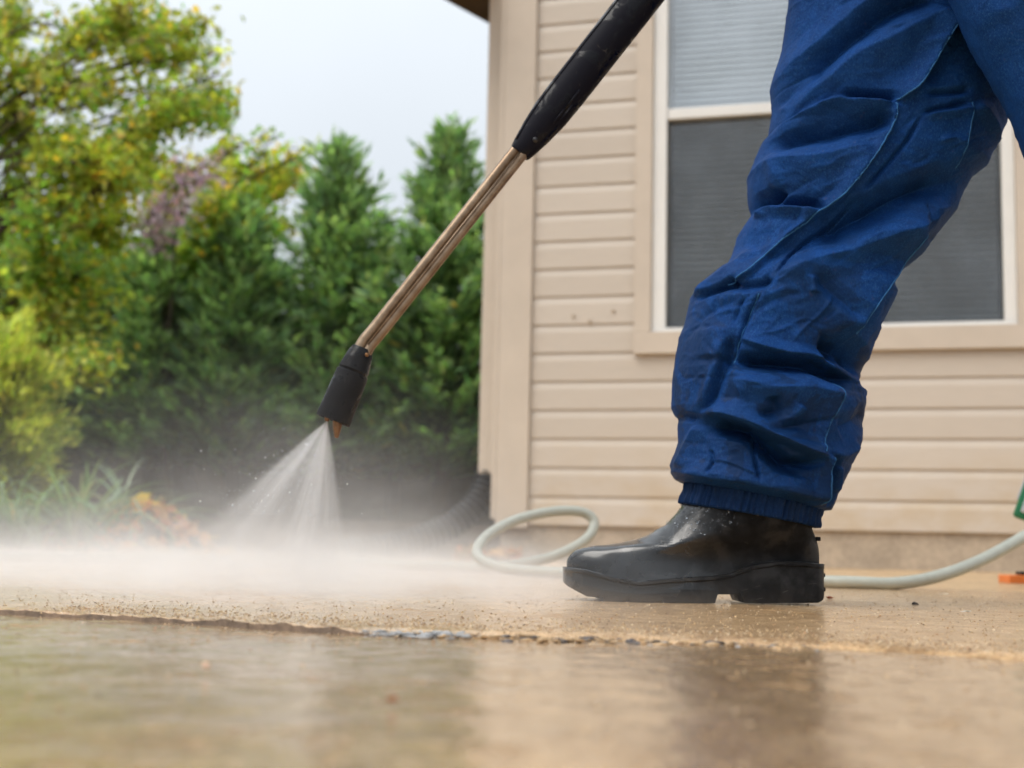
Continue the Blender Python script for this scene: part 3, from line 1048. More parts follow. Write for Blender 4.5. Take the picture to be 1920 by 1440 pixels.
PINK = [(0.64, 0.47, 0.52), (0.55, 0.40, 0.45), (0.74, 0.62, 0.66), (0.58, 0.40, 0.30)]
cl3 = [(290, 400, 48, .9, None), (325, 370, 40, .6, None), (385, 335, 36, .8, None), (400, 310, 24, .4, None), (345, 320, 34, .5, None), (300, 430, 40, .8, None), (365, 380, 30, .4, None)]
broad_tree('blossom_tree', 'small mauve-pink tree showing between the two broadleaf trees', Vector((P(320, 1000, 8.65).x, 8.65, 0.2)), 2.0, cl3, PINK, [3, 3, 2, 1], 8.65, 9, leaf=0.06, per=120, girth=0.022, lmat='blossom')

CON_A = [(0.150, 0.245, 0.135), (0.205, 0.315, 0.160), (0.30, 0.42, 0.20), (0.105, 0.180, 0.105), (0.46, 0.41, 0.14)]


def conifer(name, label, px, top_py, Y, half_px, seed, z_low=0.45, dens=1.0, group='conifer hedge trees behind the patio', lean=0.0):
    r = np.random.default_rng(seed)
    tp = P(px, top_py, Y)
    base = Vector((tp.x - lean, Y, ground_z(-1, Y)))
    H = tp.z - base.z
    R = half_px / F * Y
    root = empty(name, base)
    tag(root, label, 'conifer', group)
    stem = catmull([(0, 0, -0.1), (0.02, 0, H * .4), (lean * .6, 0.01, H * .8), (lean, 0, H)], 24)
    segs = [(stem, np.linspace(0.06, 0.004, 24))]
    C, D, U, LL, WW, CC = [], [], [], [], [], []
    nb_ = int(250 * dens)
    for k in range(nb_):
        t = (k + r.random()) / nb_
        z = z_low * 0.8 + (H - z_low * 0.8) * t ** 1.05
        a = k * 2.399963 + r.normal(0, .25)
        f = 1 - t
        ln = R * (0.10 + 1.0 * f ** 0.86) * r.uniform(.5, 1.3)
        ln *= 0.72 + 0.55 * (0.5 + 0.5 * float(vnoise(np.array([[math.cos(a) * 1.3, math.sin(a) * 1.3, z * 2.6 + seed]]), seed)[0]))
        dh = np.array([math.cos(a), math.sin(a), 0])
        s = np.array([np.interp(z, stem[:, 2], stem[:, 0]), np.interp(z, stem[:, 2], stem[:, 1]), z])
        rise = 0.30 + 0.75 * t
        e = s + dh * ln + np.array([0, 0, rise * ln * r.uniform(.5, 1.1)])
        m_ = (s + e) / 2 + np.array([0, 0, -0.07 * ln])
        bp = catmull([s, m_, e], 8)
        if k % 2 == 0: segs.append((bp, np.linspace(0.011, 0.002, 8)))
        nl = int((26 + 60 * (ln / max(R, .01))) * (1 - 0.72 * float(smooth01(np.array([t]), .66, .95)[0])))
        tt = r.uniform(0.22, 1.05, nl)
        q = bp[np.minimum((tt * 7).astype(int), 7)] + r.normal(0, 0.022, (nl, 3))
        ax = unit(e - s)
        sd = unit(np.cross(ax, [0, 0, 1]))
        spread = r.uniform(-1, 1, nl)[:, None]
        d = unit(ax[None, :] + sd[None, :] * spread * 0.9 + np.array([0, 0, .12]) + r.normal(0, .22, (nl, 3)))
        q = q + sd[None, :] * spread * 0.06 * (1.1 - tt[:, None])
        u = unit(np.cross(d, unit(np.array([[0, 0, 0.8]]) + dh[None, :] * 0.5 + r.normal(0, .75, (nl, 3)))))
        C.append(q + d * 0.03); D.append(d); U.append(u)
        LL.append(r.uniform(.07, .14, nl)); WW.append(r.uniform(.020, .036, nl))
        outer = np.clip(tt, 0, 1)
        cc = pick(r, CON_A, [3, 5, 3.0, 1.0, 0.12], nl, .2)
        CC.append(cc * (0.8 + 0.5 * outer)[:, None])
    V, Fc = branch_tubes(segs, 6)
    obj('trunk', mesh_np('trunk', V, Fc, M['bark']), root)
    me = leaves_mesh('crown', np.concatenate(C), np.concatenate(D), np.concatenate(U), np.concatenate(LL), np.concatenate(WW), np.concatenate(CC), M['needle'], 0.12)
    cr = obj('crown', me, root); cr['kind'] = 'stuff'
    return root


for (px, tpy, Y, hp, sd_, dn, lb) in (
        (845, 252, 9.0, 195, 31, 1.3, 'conifer with a feathery tip just left of the house corner'),
        (640, 282, 9.1, 200, 32, 1.3, 'conifer with a pointed sparse tip behind the nozzle of the lance'),
        (452, 395, 8.8, 165, 33, 1.4, 'rounded conifer behind the yellow-tipped broadleaf tree'),
        (300, 455, 9.0, 170, 34, 1.3, 'conifer in the hedge below the mauve-pink tree'),
        (140, 430, 9.2, 180, 35, 1.3, 'conifer in the hedge half hidden behind the tall olive tree'),
        (-40, 380, 9.1, 190, 36, 1.2, 'leftmost conifer of the hedge at the edge of the picture'),
        (1010, 300, 9.3, 170, 37, 1.0, 'conifer mostly hidden behind the corner of the house'),
        (745, 560, 9.7, 150, 38, 1.0, 'short dark conifer filling the gap between the two pointed ones'),
        (550, 640, 9.6, 140, 39, 1.0, 'lowest dark conifer in the middle of the hedge')):
    conifer('hedge_conifer', lb, px, tpy, Y, hp, sd_, dens=dn)

# golden feathery shrub at the left edge
def golden_shrub(name, label, px, py_top, Y, half_px, seed):
    r = np.random.default_rng(seed)
    tp = P(px, py_top, Y)
    base = Vector((tp.x, Y, ground_z(-1, Y)))
    H = tp.z - base.z; R = half_px / F * Y
    root = empty(name, base); tag(root, label, 'shrub')
    pal = [(0.55, 0.57, 0.14), (0.42, 0.48, 0.11), (0.70, 0.68, 0.22), (0.28, 0.35, 0.08)]
    segs, C, D, U, LL, WW, CC = [], [], [], [], [], [], []
    for k in range(230):
        t = r.uniform(0, 1); a = r.uniform(0, 6.283)
        z = H * (0.16 + 0.80 * t)
        ln = R * (0.35 + 0.75 * math.sin(math.pi * (0.22 + 0.72 * t))) * r.uniform(.7, 1.1)
        s = np.array([0, 0, z * .75]); dh = np.array([math.cos(a), math.sin(a), 0])
        e = np.array([0, 0, z]) + dh * ln + np.array([0, 0, r.uniform(-.03, .05)])
        bp = catmull([s, (s + e) / 2 + [0, 0, .05], e], 7)
        if k % 3 == 0: segs.append((bp, np.linspace(.006, .0015, 7)))
        nl = 70
        tt = r.uniform(.45, 1.08, nl)
        q = bp[np.minimum((tt * 6).astype(int), 6)] + r.normal(0, .016, (nl, 3))
        ax = unit(e - s)
        d = unit(ax[None, :] * 1.2 + r.normal(0, .4, (nl, 3)) + [0, 0, -.05])
        u = unit(np.cross(d, unit(np.array([[0, 0, 1.]]) + r.normal(0, .4, (nl, 3)))))
        C.append(q); D.append(d); U.append(u); LL.append(r.uniform(.035, .075, nl)); WW.append(r.uniform(.008, .015, nl))
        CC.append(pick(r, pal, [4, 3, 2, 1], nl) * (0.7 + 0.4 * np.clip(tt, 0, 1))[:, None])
    V, Fc = branch_tubes(segs, 5)
    obj('stem', mesh_np('stem', V, Fc, M['bark']), root)
    cr = obj('foliage', leaves_mesh('foliage', np.concatenate(C), np.concatenate(D), np.concatenate(U), np.concatenate(LL), np.concatenate(WW), np.concatenate(CC), M['needle'], .1), root)
    cr['kind'] = 'stuff'


golden_shrub('golden_shrub', 'feathery golden-yellow shrub at the left edge above the strap leaves', 0, 575, 5.6, 130, 51)

# strap-leaved clumps, one part per blade
def blade_mesh(seed):
    r = np.random.default_rng(seed)
    L_, W_ = r.uniform(.32, .46), r.uniform(.016, .026)
    bend = r.uniform(.7, 2.1)
    n = 9
    V = []
    for i in range(n):
        t = i / (n - 1)
        ang = bend * t ** 1.5
        x = L_ * t * math.sin(ang * .75) ; z = L_ * t * math.cos(ang * .8)
        w = W_ * (1 - t ** 2.2) * .5 + .0006
        V += [(x, -w, z), (x, 0, z - w * .5), (x, w, z)]
    Fc = []
    for i in range(n - 1):
        for j in range(2):
            a = i * 3 + j
            Fc.append((a, a + 1, a + 4, a + 3))
    pal = [(0.17, 0.27, 0.15), (0.22, 0.32, 0.19), (0.13, 0.25, 0.09), (0.62, 0.48, 0.08), (0.30, 0.38, 0.25)]
    c = pick(r, pal, [3, 3, 2, 1.0, 2], 1)
    return mesh_np('leaf', np.array(V), np.array(Fc), M['strap'], cols=np.repeat(c, len(V), 0))


BL = [blade_mesh(100 + k) for k in range(14)]


def strap_plant(label, px, Y, n, spread, seed):
    r = np.random.default_rng(seed)
    p = P(px, 1000, Y)
    root = empty('strap_leaf_plant', (p.x, Y, -0.03))
    tag(root, label, 'plant', 'strap-leaved plants in the planting bed')
    for k in range(n):
        a = r.uniform(0, 6.283); d = abs(r.normal(0, spread))
        o = obj('leaf', BL[int(r.integers(len(BL)))], root, (math.cos(a) * d, math.sin(a) * d, 0))
        o.rotation_euler = (r.normal(0, .22), r.normal(0, .22), a + r.normal(0, .5))
        s = r.uniform(.6, 1.05); o.scale = (s, s, s)


strap_plant('grey-green strap-leaved clump at the left edge under the golden shrub', 25, 4.95, 64, .05, 61)
strap_plant('strap-leaved clump with a yellow blade in the middle of the bed', 150, 5.0, 83, .06, 62)
strap_plant('strap-leaved clump with arching blades nearest the leaf heap', 235, 5.15, 57, .05, 63)
strap_plant('strap-leaved clump partly out of the picture on the left', -110, 4.9, 49, .05, 64)

# soil mound under the fallen leaves
mc = P(275, 1000, 5.1)
mr_, ma_ = np.meshgrid(np.linspace(0, 1, 22), np.linspace(0, 2 * math.pi, 49))
mxx = mc.x + mr_ * np.cos(ma_) * 0.48; myy = 5.1 + mr_ * np.sin(ma_) * 0.34


def mound_h(x, y):
    return 0.185 * np.exp(-((x - mc.x) / 0.23) ** 2 - ((y - 5.12) / 0.19) ** 2) + 0.025 * np.exp(-((x - mc.x + 0.03) / 0.09) ** 2 - ((y - 5.1) / 0.1) ** 2)


mz = -0.06 + mound_h(mxx, myy) + 0.02 * fbm(np.stack([mxx.ravel() * 14, myy.ravel() * 14, mxx.ravel() * 0], 1), 3, 15).reshape(mxx.shape)
i_ = (np.arange(48)[:, None] * 22 + np.arange(21)[None, :]).ravel()
tag(obj('soil_mound', mesh_np('soil_mound', np.stack([mxx.ravel(), myy.ravel(), mz.ravel()], 1), np.stack([i_, i_ + 22, i_ + 23, i_ + 1], 1)[:, ::-1], M['mulch'])), kind='structure')

# fallen leaves
def fallen_mesh(seed, col):
    r = np.random.default_rng(seed)
    k = 11
    a = np.linspace(0, 2 * math.pi, k, endpoint=False)
    rad = 0.5 * (0.78 + 0.22 * np.cos(5 * a + .3)) * (1 + 0.12 * r.standard_normal(k))
    curl = r.uniform(.15, .5)
    V = [(0, 0, 0)] + [(rad[i] * math.cos(a[i]) * 1.15, rad[i] * math.sin(a[i]) * .85, curl * rad[i] ** 2 * (1 + .5 * math.cos(2 * a[i]))) for i in range(k)]
    Fc = [(0, 1 + i, 1 + (i + 1) % k) for i in range(k)]
    return mesh_np('fallen_leaf', np.array(V), np.array(Fc), M['leaf'], smooth=False, cols=np.repeat(np.array([col]), len(V), 0))


LC = {'orange': (0.74, 0.36, 0.13), 'rust': (0.46, 0.17, 0.09), 'yellow': (0.74, 0.50, 0.08), 'pink-brown': (0.58, 0.34, 0.26), 'brown': (0.28, 0.17, 0.11)}
LM = {k: [fallen_mesh(200 + i * 7 + j, c) for j in range(3)] for i, (k, c) in enumerate(LC.items())}
r = np.random.default_rng(71)
cnt = {}
for k in range(215):
    if k < 190:
        # leaf heap beside the strap leaves: a mound
        px = float(np.clip(r.normal(262, 110), 0, 470)); Y = r.uniform(4.82, 5.22)
        p = P(px, 1000, Y)
        z = -0.045 + float(mound_h(np.array([p.x]), np.array([Y]))[0]) + r.uniform(-.01, .035)
        where = 'in the leaf heap beside the strap-leaved plants'
        pos = (p.x, Y, z)
    else:
        px = r.uniform(850, 975); Y = r.uniform(4.62, 4.8)
        p = P(px, 1030, Y); pos = (p.x, Y, 0.002 + r.uniform(0, .025))
        where = 'lying below the house corner near the drain pipe'
    name = ['orange', 'rust', 'yellow', 'pink-brown', 'brown'][int(r.choice(5, p=[.28, .2, .08, .28, .16]))]
    if k >= 190: name = ['pink-brown', 'rust', 'brown'][int(r.integers(3))]
    o = obj('fallen_leaf', LM[name][int(r.integers(3))], None, pos)
    s = r.uniform(.05, .10)
    o.scale = (s, s, s)
    o.rotation_euler = (r.normal(0, .6), r.normal(0, .6), r.uniform(0, 6.28))
    tag(o, f'{name} fallen leaf {where}', 'leaf', f'{name} fallen leaves {where}')

# ------------------------------------------------------------------ PRESSURE WASHER at the right edge
pw0 = P(1897, 968, 2.7)
pw = empty('pressure_washer', (pw0.x + 0.22, 2.85, -0.004))
tag(pw, 'silver and green pressure washer tilted back at the right edge', 'pressure washer')
TILT = Matrix.Rotation(math.radians(-24), 4, 'Z') @ Matrix.Rotation(math.radians(20), 4, 'Y')


def pw_part(name, b, mat, bev=0.006):
    bm = box_bm(*b, bev=bev)
    bm.transform(TILT)
    bm.transform(Matrix.Translation(pw0 - Vector(pw.location)))
    return obj(name, bm_mesh(name, bm, mat), pw)


pw_part('shell', (0.0, 0.30, 0.0, 0.26, 0.0, 0.34), M['green_plastic'], 0.008)
pw_part('panel', (0.012, 0.285, -0.006, 0.02, 0.014, 0.325), M['silver'], 0.004)
pw_part('side_panel', (-0.004, 0.02, 0.012, 0.25, 0.035, 0.33), M['silver'], 0.003)
bm = bmesh.new(); bmesh.ops.create_cone(bm, cap_ends=True, segments=14, radius1=0.007, radius2=0.006, depth=0.006)
bmesh.ops.rotate(bm, cent=(0, 0, 0), matrix=Matrix.Rotation(math.pi / 2, 3, 'X'), verts=bm.verts)
bmesh.ops.translate(bm, vec=(0.034, -0.008, 0.03), verts=bm.verts); bm.transform(TILT); bm.transform(Matrix.Translation(pw0 - Vector(pw.location)))
obj('screw', bm_mesh('screw', bm, M['black_plastic'], True), pw)
for y_ in (0.0, 0.26):
    bm = bmesh.new(); bmesh.ops.create_cone(bm, cap_ends=True, segments=32, radius1=0.09, radius2=0.09, depth=0.045)
    bmesh.ops.rotate(bm, cent=(0, 0, 0), matrix=Matrix.Rotation(math.pi / 2, 3, 'X'), verts=bm.verts)
    bmesh.ops.bevel(bm, geom=[e for e in bm.edges if len(e.link_faces) == 2], offset=0.006, segments=2, affect='EDGES')
    bmesh.ops.translate(bm, vec=(0.22, y_ - 0.13, 0.09), verts=bm.verts)
    obj('wheel', bm_mesh('wheel', bm, M['black_plastic'], True), pw)
tube('stand', [(0.10, -0.10, 0.09), (0.10, -0.10, 0.008), (0.10, 0.20, 0.008), (0.10, 0.20, 0.12)], 0.008, M['black_plastic'], pw, 10)
tube('axle', [(0.22, -0.17, 0.09), (0.22, 0.17, 0.09)], 0.009, M['black_plastic'], pw, 10)
tube('push_handle', catmull([(0.30, -0.1, 0.3), (0.42, -0.1, 0.62), (0.48, 0.02, 0.72), (0.42, 0.14, 0.62), (0.30, 0.14, 0.3)], 30), 0.011, M['black_plastic'], pw, 12)

# orange chock at the right edge
oc = PG(1893, 1094, -0.004)
ow = empty('orange_block', (oc.x, oc.y, -0.004)); tag(ow, 'flat orange plastic block on the patio at the right edge', 'block')
bm = box_bm(0.0, 0.16, 0.0, 0.07, 0.0, 0.0185, 0.0025)
obj('body', bm_mesh('body', bm, M['orange']), ow)
bm = box_bm(0.032, 0.12, 0.02, 0.05, 0.0187, 0.027, 0.002)
obj('grip_strip', bm_mesh('grip_strip', bm, M['black_plastic']), ow)

# ------------------------------------------------------------------ HOSE
HR = 0.0106
def G(px, py):   # hose lying on the ground: bottom edge pixel -> centre
    q = PG(px, py, 0.0); return (q.x, q.y, HR)


hp = [P(2060, 900, 2.62)[:], P(1990, 960, 2.55)[:], P(1920, 1006, 2.45)[:], P(1840, 1050, 2.36)[:], P(1760, 1080, 2.30)[:], P(1680, 1094, 2.26)[:], P(1600, 1097, 2.26)[:], P(1500, 1094, 2.3)[:],
      P(1400, 1089, 2.36)[:], P(1250, 1081, 2.45)[:], P(1120, 1076, 2.5)[:], P(1020, 1073, 2.53)[:], P(940, 1064, 2.56)[:], P(896, 1042, 2.6)[:], P(908, 1010, 2.66)[:],
      P(960, 978, 2.72)[:], P(1030, 960, 2.76)[:], P(1090, 960, 2.78)[:], P(1114, 980, 2.78)[:], P(1098, 1012, 2.76)[:], P(1040, 1042, 2.74)[:], P(970, 1058, 2.74)[:],
      P(900, 1064, 2.8)[:], P(820, 1063, 2.86)[:], P(700, 1060, 2.92)[:], P(560, 1056, 3.0)[:], P(400, 1053, 3.0)[:], P(100, 1050, 2.9)[:], P(-300, 1050, 2.7)[:]]
hp = [(x, y, max(z, HR)) for (x, y, z) in hp]
hs = tube('garden_hose', catmull(hp, 340), HR, M['hose'], n=18)
tag(hs, 'pale grey-green hose looping on the patio behind the boot', 'hose')

# ------------------------------------------------------------------ LANCE
YB = F / 1548.0     # depth of the boot and lance
lance = empty('pressure_washer_lance', P(640, 800, YB))
tag(lance, 'twin-tube pressure washer lance with black grip and black nozzle guard', 'lance')
LO = np.array(P(640, 800, YB)[:])


def PL(px, py, dy=0.0):
    return np.array(P(px, py, YB)[:]) + np.array([0, dy, 0]) - LO


def axis_lathe(name, a, b, prof, mat, n=40, parent=lance, squash=1.0):
    """surface of revolution along a->b; prof list of (t, radius)"""
    a = np.array(a); b = np.array(b)
    T = unit(b - a); Ln = np.linalg.norm(b - a)
    e2 = np.array([0, 1.0, 0]); e2 = unit(e2 - T * (e2 @ T)); e1 = np.cross(T, e2)
    ang = np.linspace(0, 2 * math.pi, n, endpoint=False)
    V = []
    for (t, rr) in prof:
        V.append(a + T * t * Ln + rr * (np.cos(ang)[:, None] * e1 + np.sin(ang)[:, None] * e2 * squash))
    V = np.concatenate(V); m = len(prof)
    Fc = [(i * n + j, i * n + (j + 1) % n, (i + 1) * n + (j + 1) % n, (i + 1) * n + j) for i in range(m - 1) for j in range(n)]
    Fc += [tuple(range(n))[::-1], tuple((m - 1) * n + j for j in range(n))]
    me = poly_mesh(name, V, Fc, mat)
    o = obj(name, me, parent)
    md = o.modifiers.new('edge', 'EDGE_SPLIT'); md.split_angle = math.radians(38)
    return o


PX = YB / F   # metres per photograph pixel at the lance
t1 = unit(PL(973, 288) - PL(685, 650)); nperp = np.array([t1[2], 0, -t1[0]])
for (off, rr, dy) in ((-8.5, 11.0, 0.0), (10.0, 9.0, -0.004)):
    a = PL(686, 648) + nperp * off * PX + [0, dy, 0]; b = PL(975, 284) + nperp * off * PX + [0, dy, 0]
    # the tubes bend a little into the nozzle guard
    ptsT = catmull([a + (PL(655, 715) - PL(686, 648)) * 0.6, a, a + (b - a) * .1, a + (b - a) * .5, b, b + t1 * 0.05], 60)
    tube('tube', ptsT, rr * PX, M['steel'], lance, 20)
tube('weld_rib', [PL(690, 647, -0.010) + nperp * 1.2 * PX, PL(973, 290, -0.010) + nperp * 1.2 * PX], 1.6 * PX, M['steel'], lance, 8)
# grip sleeve: squared oval in section, tapered at its lower end
ga, gb = PL(974, 288), PL(1480, -358)
GL = np.linalg.norm(gb - ga)
prof = [(0.0, 15), (0.0, 20), (0.004, 22.0), (0.02, 25), (0.06, 31), (0.11, 36), (0.17, 37.5), (0.30, 38), (0.6, 39), (0.95, 39), (1.0, 34)]
gs = axis_lathe('grip_sleeve', ga, gb, [(t, v * PX) for t, v in prof], M['grip'], 48, squash=0.82)
Tg = unit(gb - ga); ng = np.array([Tg[2], 0, -Tg[0]])
# moulding ridge along the sleeve and vent slots
rid = [ga + Tg * s + ng * (-(np.interp(s / GL, [p[0] for p in prof], [p[1] for p in prof])) * 0.80) * PX + np.array([0, -np.interp(s / GL, [p[0] for p in prof], [p[1] for p in prof]) * 0.82 * 0.60 * PX, 0]) for s in np.linspace(0.01, GL * .95, 60)]
sub = tube('mould_ridge', rid, 2.4 * PX, M['grip'], None, 8); sub.parent = gs
for (cx, cy, ln) in ((1046, 228, 34), (1060, 222, 40), (1072, 196, 46)):
    c = PL(cx, cy, -0.0205)
    s_ = tube('vent_slot', [c - Tg * ln * .5 * PX, c + Tg * ln * .5 * PX], 1.6 * PX, M['grip'], None, 8); s_.parent = gs
bm = bmesh.new(); bmesh.ops.create_uvsphere(bm, u_segments=14, v_segments=8, radius=5.5 * PX)
so_ = obj('screw', bm_mesh('screw', bm, M['black_plastic'], True), lance, tuple(PL(1003, 268, -0.0135)))
# nozzle guard: tapered collar, groove, barrel
na, nb2 = PL(680, 653), PL(624, 789)
axis_lathe('collar', na, nb2, [(0.0, 0.010), (0.0, 19.5 * PX), (0.03, 21 * PX), (0.08, 24 * PX), (0.30, 29.5 * PX), (0.315, 28 * PX), (0.34, 27.5 * PX)], M['guard'], 44)
axis_lathe('nozzle_guard', na, nb2, [(0.335, 27 * PX), (0.335, 30.2 * PX), (0.345, 31 * PX), (0.36, 31.2 * PX), (0.60, 32.6 * PX), (0.97, 33.6 * PX), (0.99, 33.4 * PX), (1.0, 32.6 * PX), (1.0, 28.5 * PX), (0.93, 27.5 * PX), (0.93, 0.002)], M['guard'], 52)
bm = bmesh.new(); bmesh.ops.create_uvsphere(bm, u_segments=14, v_segments=8, radius=4.2 * PX)
obj('screw', bm_mesh('screw', bm, M['brass'], True), lance, tuple(PL(690, 668, -0.0132)))
tipa, tipb = PL(633, 786), PL(631, 821)
axis_lathe('nozzle_tip', tipa, tipb, [(-0.5, 9 * PX), (0.0, 9.5 * PX), (0.35, 9 * PX), (0.9, 4.4 * PX), (1.0, 3.2 * PX)], M['brass'], 24)
tipc = PL(612, 782)
axis_lathe('nozzle_tip', PL(618, 770), PL(610, 796), [(-0.5, 7 * PX), (0.4, 7 * PX), (0.75, 4 * PX)], M['brass'], 24)
# trigger gun above the frame
axis_lathe('gun_body', PL(1470, -345), PL(1640, -470), [(0, .016), (0.0, .022), (.3, .026), (.8, .024), (1, .018)], M['black_plastic'], 24, squash=.8)
tube('gun_handle', catmull([PL(1600, -445), PL(1690, -430), PL(1740, -350)], 12), np.linspace(.018, .021, 12), M['black_plastic'], lance, 14)
tube('trigger', catmull([PL(1590, -425), PL(1640, -390), PL(1690, -330)], 10), .007, M['black_plastic'], lance, 10)

# ------------------------------------------------------------------ PERSON
person = empty('person', (P(1450, 1127, YB).x, YB, 0.0))
tag(person, 'person in blue work coveralls and black rubber boots standing astride with the lance', 'person')
PO = np.array(person.location[:])
PXL = YB / F


def ca(*pts): return [(1400 + x / 3.6, y / 3.6) for x, y in pts]
def cb(*pts): return [(1240 + x / 3.6, 300 + y / 3.6) for x, y in pts]
def cc_(*pts): return [(1240 + x / 4.0, 640 + y / 4.0) for x, y in pts]


# (path, height mm, width above px, width below px): for a path running left to right "below" is d > 0; for one running down, d > 0 is left
FOLDS = [
    (ca((150, 590), (330, 500), (440, 420), (560, 330), (700, 220), (860, 140), (1100, 60)), 7, 24, 14),
    (ca((300, 660), (480, 530), (640, 410), (800, 285), (980, 220), (1150, 195)), -10, 13, 17),
    (ca((220, 880), (450, 720), (650, 560), (850, 460), (1100, 330), (1180, 270)), 9, 26, 32),
    (ca((190, 780), (300, 700), (420, 610)), -4, 12, 12),
    (ca((1300, 60), (1280, 220), (1220, 350), (1120, 540), (1020, 720), (950, 810), (850, 865)), 8, 2.5, 20),
    (ca((1320, 150), (1260, 350), (1150, 560), (1040, 760)), -6, 24, 6),
    (ca((520, 830), (700, 835), (850, 850)), -8, 9, 6),
    (ca((120, 960), (300, 910), (440, 870), (540, 850), (700, 880), (840, 890)), 9, 6, 16),
    (ca((80, 1105), (250, 1075), (500, 1040), (700, 1005), (830, 975)), -11, 14, 12),
    (ca((70, 1180), (400, 1200), (700, 1150)), 8, 18, 40),
    (ca((850, 880), (840, 980), (790, 1080), (700, 1230), (600, 1370), (520, 1470)), 6, 2.2, 18),
    (cb((1180, 290), (1080, 400), (960, 480), (870, 550), (780, 620), (640, 750), (500, 860), (370, 912)), 6, 2.2, 16),
    (ca((1030, 940), (900, 1130), (760, 1300), (640, 1440)), -5, 3, 3),
    (cb((1180, 400), (1000, 560), (830, 690), (650, 900)), -5, 3, 3),
    (ca((1030, 935), (1180, 900), (1350, 850)), -4, 4, 4),
    (ca((1040, 960), (1180, 930), (1340, 890)), 3, 3, 8),
    (ca((1355, 850), (1320, 1050), (1280, 1250)), 3, 2, 14),
    (ca((1380, 850), (1640, 1030)), 5, 14, 10),
    (ca((1330, 20), (1370, 130), (1310, 270)), 6, 14, 8),
    (ca((1050, 820), (1250, 800), (1330, 770)), -5, 6, 5),
    (cb((1900, 235), (1600, 330), (1350, 440), (1150, 530), (880, 650)), -17, 24, 22),
    (cb((640, 905), (900, 800), (1150, 725), (1400, 625), (1560, 560), (1880, 370)), 10, 24, 24),
    (cb((1620, 500), (1530, 680), (1450, 820), (1330, 980), (1220, 1160), (1200, 1240)), 8, 5, 36),
    (cb((1560, 760), (1500, 950), (1440, 1150)), -10, 26, 10),
    (cb((1680, 400), (1620, 520), (1560, 620)), -4, 6, 6),
    (cb((600, 350), (690, 340), (740, 290)), -17, 13, 9),
    (cb((590, 450), (660, 400), (740, 415), (850, 450), (960, 480)), 8, 4, 14),
    (cb((720, 400), (850, 415), (1000, 450)), -7, 8, 4),
    (cb((660, 60), (720, 200), (760, 300)), 4, 8, 16),
    (cb((200, 950), (350, 850), (480, 760), (600, 680)), 9, 16, 12),
    (cb((200, 968), (360, 930), (450, 880)), -9, 5, 6),
    (cb((370, 930), (550, 940), (650, 900)), -6, 8, 8),
    (cb((900, 900), (1060, 1010), (1220, 1160)), -5, 14, 12),
    (cb((900, 890), (890, 1000)), 4, 12, 8),
    (cb((560, 990), (490, 1160), (440, 1290), (390, 1430)), -4, 3, 3),
    (cb((470, 1010), (410, 1180)), -2.5, 2.5, 2.5),
    (cb((300, 1180), (280, 1400)), 4, 20, 20),
    (cc_((445, 40), (405, 215), (340, 390), (250, 570)), -7, 9, 8),
    (cc_((400, 40), (370, 200), (320, 340), (240, 540)), 4, 3, 10),
    (cc_((440, 215), (600, 225), (800, 235), (1000, 270), (1200, 330), (1330, 380)), -15, 11, 13),
    (cc_((490, 60), (650, 125), (850, 172), (1050, 205), (1180, 265), (1330, 335), (1470, 375)), 7, 12, 4),
    (cc_((1040, 130), (1200, 130), (1380, 190), (1440, 300)), -20, 20, 22),
    (cc_((420, 340), (700, 410), (950, 420), (1250, 460)), 9, 22, 34),
    (cc_((700, 480), (720, 560), (640, 640)), -5, 10, 10),
    (cc_((760, 650), (860, 600), (900, 540)), 4, 10, 12),
    (cc_((240, 570), (430, 610), (600, 680), (800, 780), (1000, 870), (1130, 900)), 11, 18, 6),
    (cc_((250, 650), (430, 685), (560, 725), (700, 835), (850, 945), (1100, 970)), -16, 9, 15),
    (cc_((590, 740), (600, 900), (640, 1070)), -4, 3, 3),
    (cc_((300, 840), (325, 920), (300, 1020)), -3, 3, 3),
    (cc_((90, 990), (300, 1050), (600, 1095), (900, 1160), (1190, 1215)), 8, 18, 10),
    (cc_((1145, 880), (1120, 1050), (1090, 1230)), 7, 5, 14),
    (cc_((1170, 900), (1200, 1050), (1195, 1240)), -10, 7, 5),
    (cc_((1220, 950), (1230, 1150)), 6, 12, 6),
    (cc_((1190, 370), (1150, 560), (1080, 760), (1050, 870)), 4, 2, 16),
    (cc_((1150, 900), (1280, 860), (1400, 800)), 6, 14, 16),
    (cc_((1200, 700), (1350, 640), (1480, 560)), -6, 16, 16),
    (cc_((230, 640), (160, 820), (95, 970)), 6, 12, 6),
    (cc_((110, 560), (220, 610)), -6, 6, 6),
    (cc_((880, 960), (1000, 1000), (1110, 960)), 4, 4, 8),
]


rf = np.random.default_rng(404)
for k_ in range(120):      # fine tension creases, mostly rising to the right
    cx_, cy_ = rf.uniform(1300, 1850), rf.uniform(-40, 900)
    an_ = rf.normal(-0.55, 0.35) if cy_ < 620 else rf.normal(0.15, 0.5)
    ln_ = rf.uniform(25, 75)
    bd_ = rf.normal(0, 10)
    dx_, dy_ = math.cos(an_) * ln_, math.sin(an_) * ln_
    sg_ = rf.choice([-1, 1])
    fine_ = k_ >= 46
    FOLDS.append(([(cx_ - dx_, cy_ - dy_), (cx_ - dy_ / ln_ * bd_, cy_ + dx_ / ln_ * bd_), (cx_ + dx_, cy_ + dy_)], sg_ * (rf.uniform(0.5, 1.1) if fine_ else rf.uniform(0.8, 1.9)), rf.uniform(2, 4) if fine_ else rf.uniform(3, 9), rf.uniform(1.6, 3.5) if fine_ else rf.uniform(2.5, 7)))


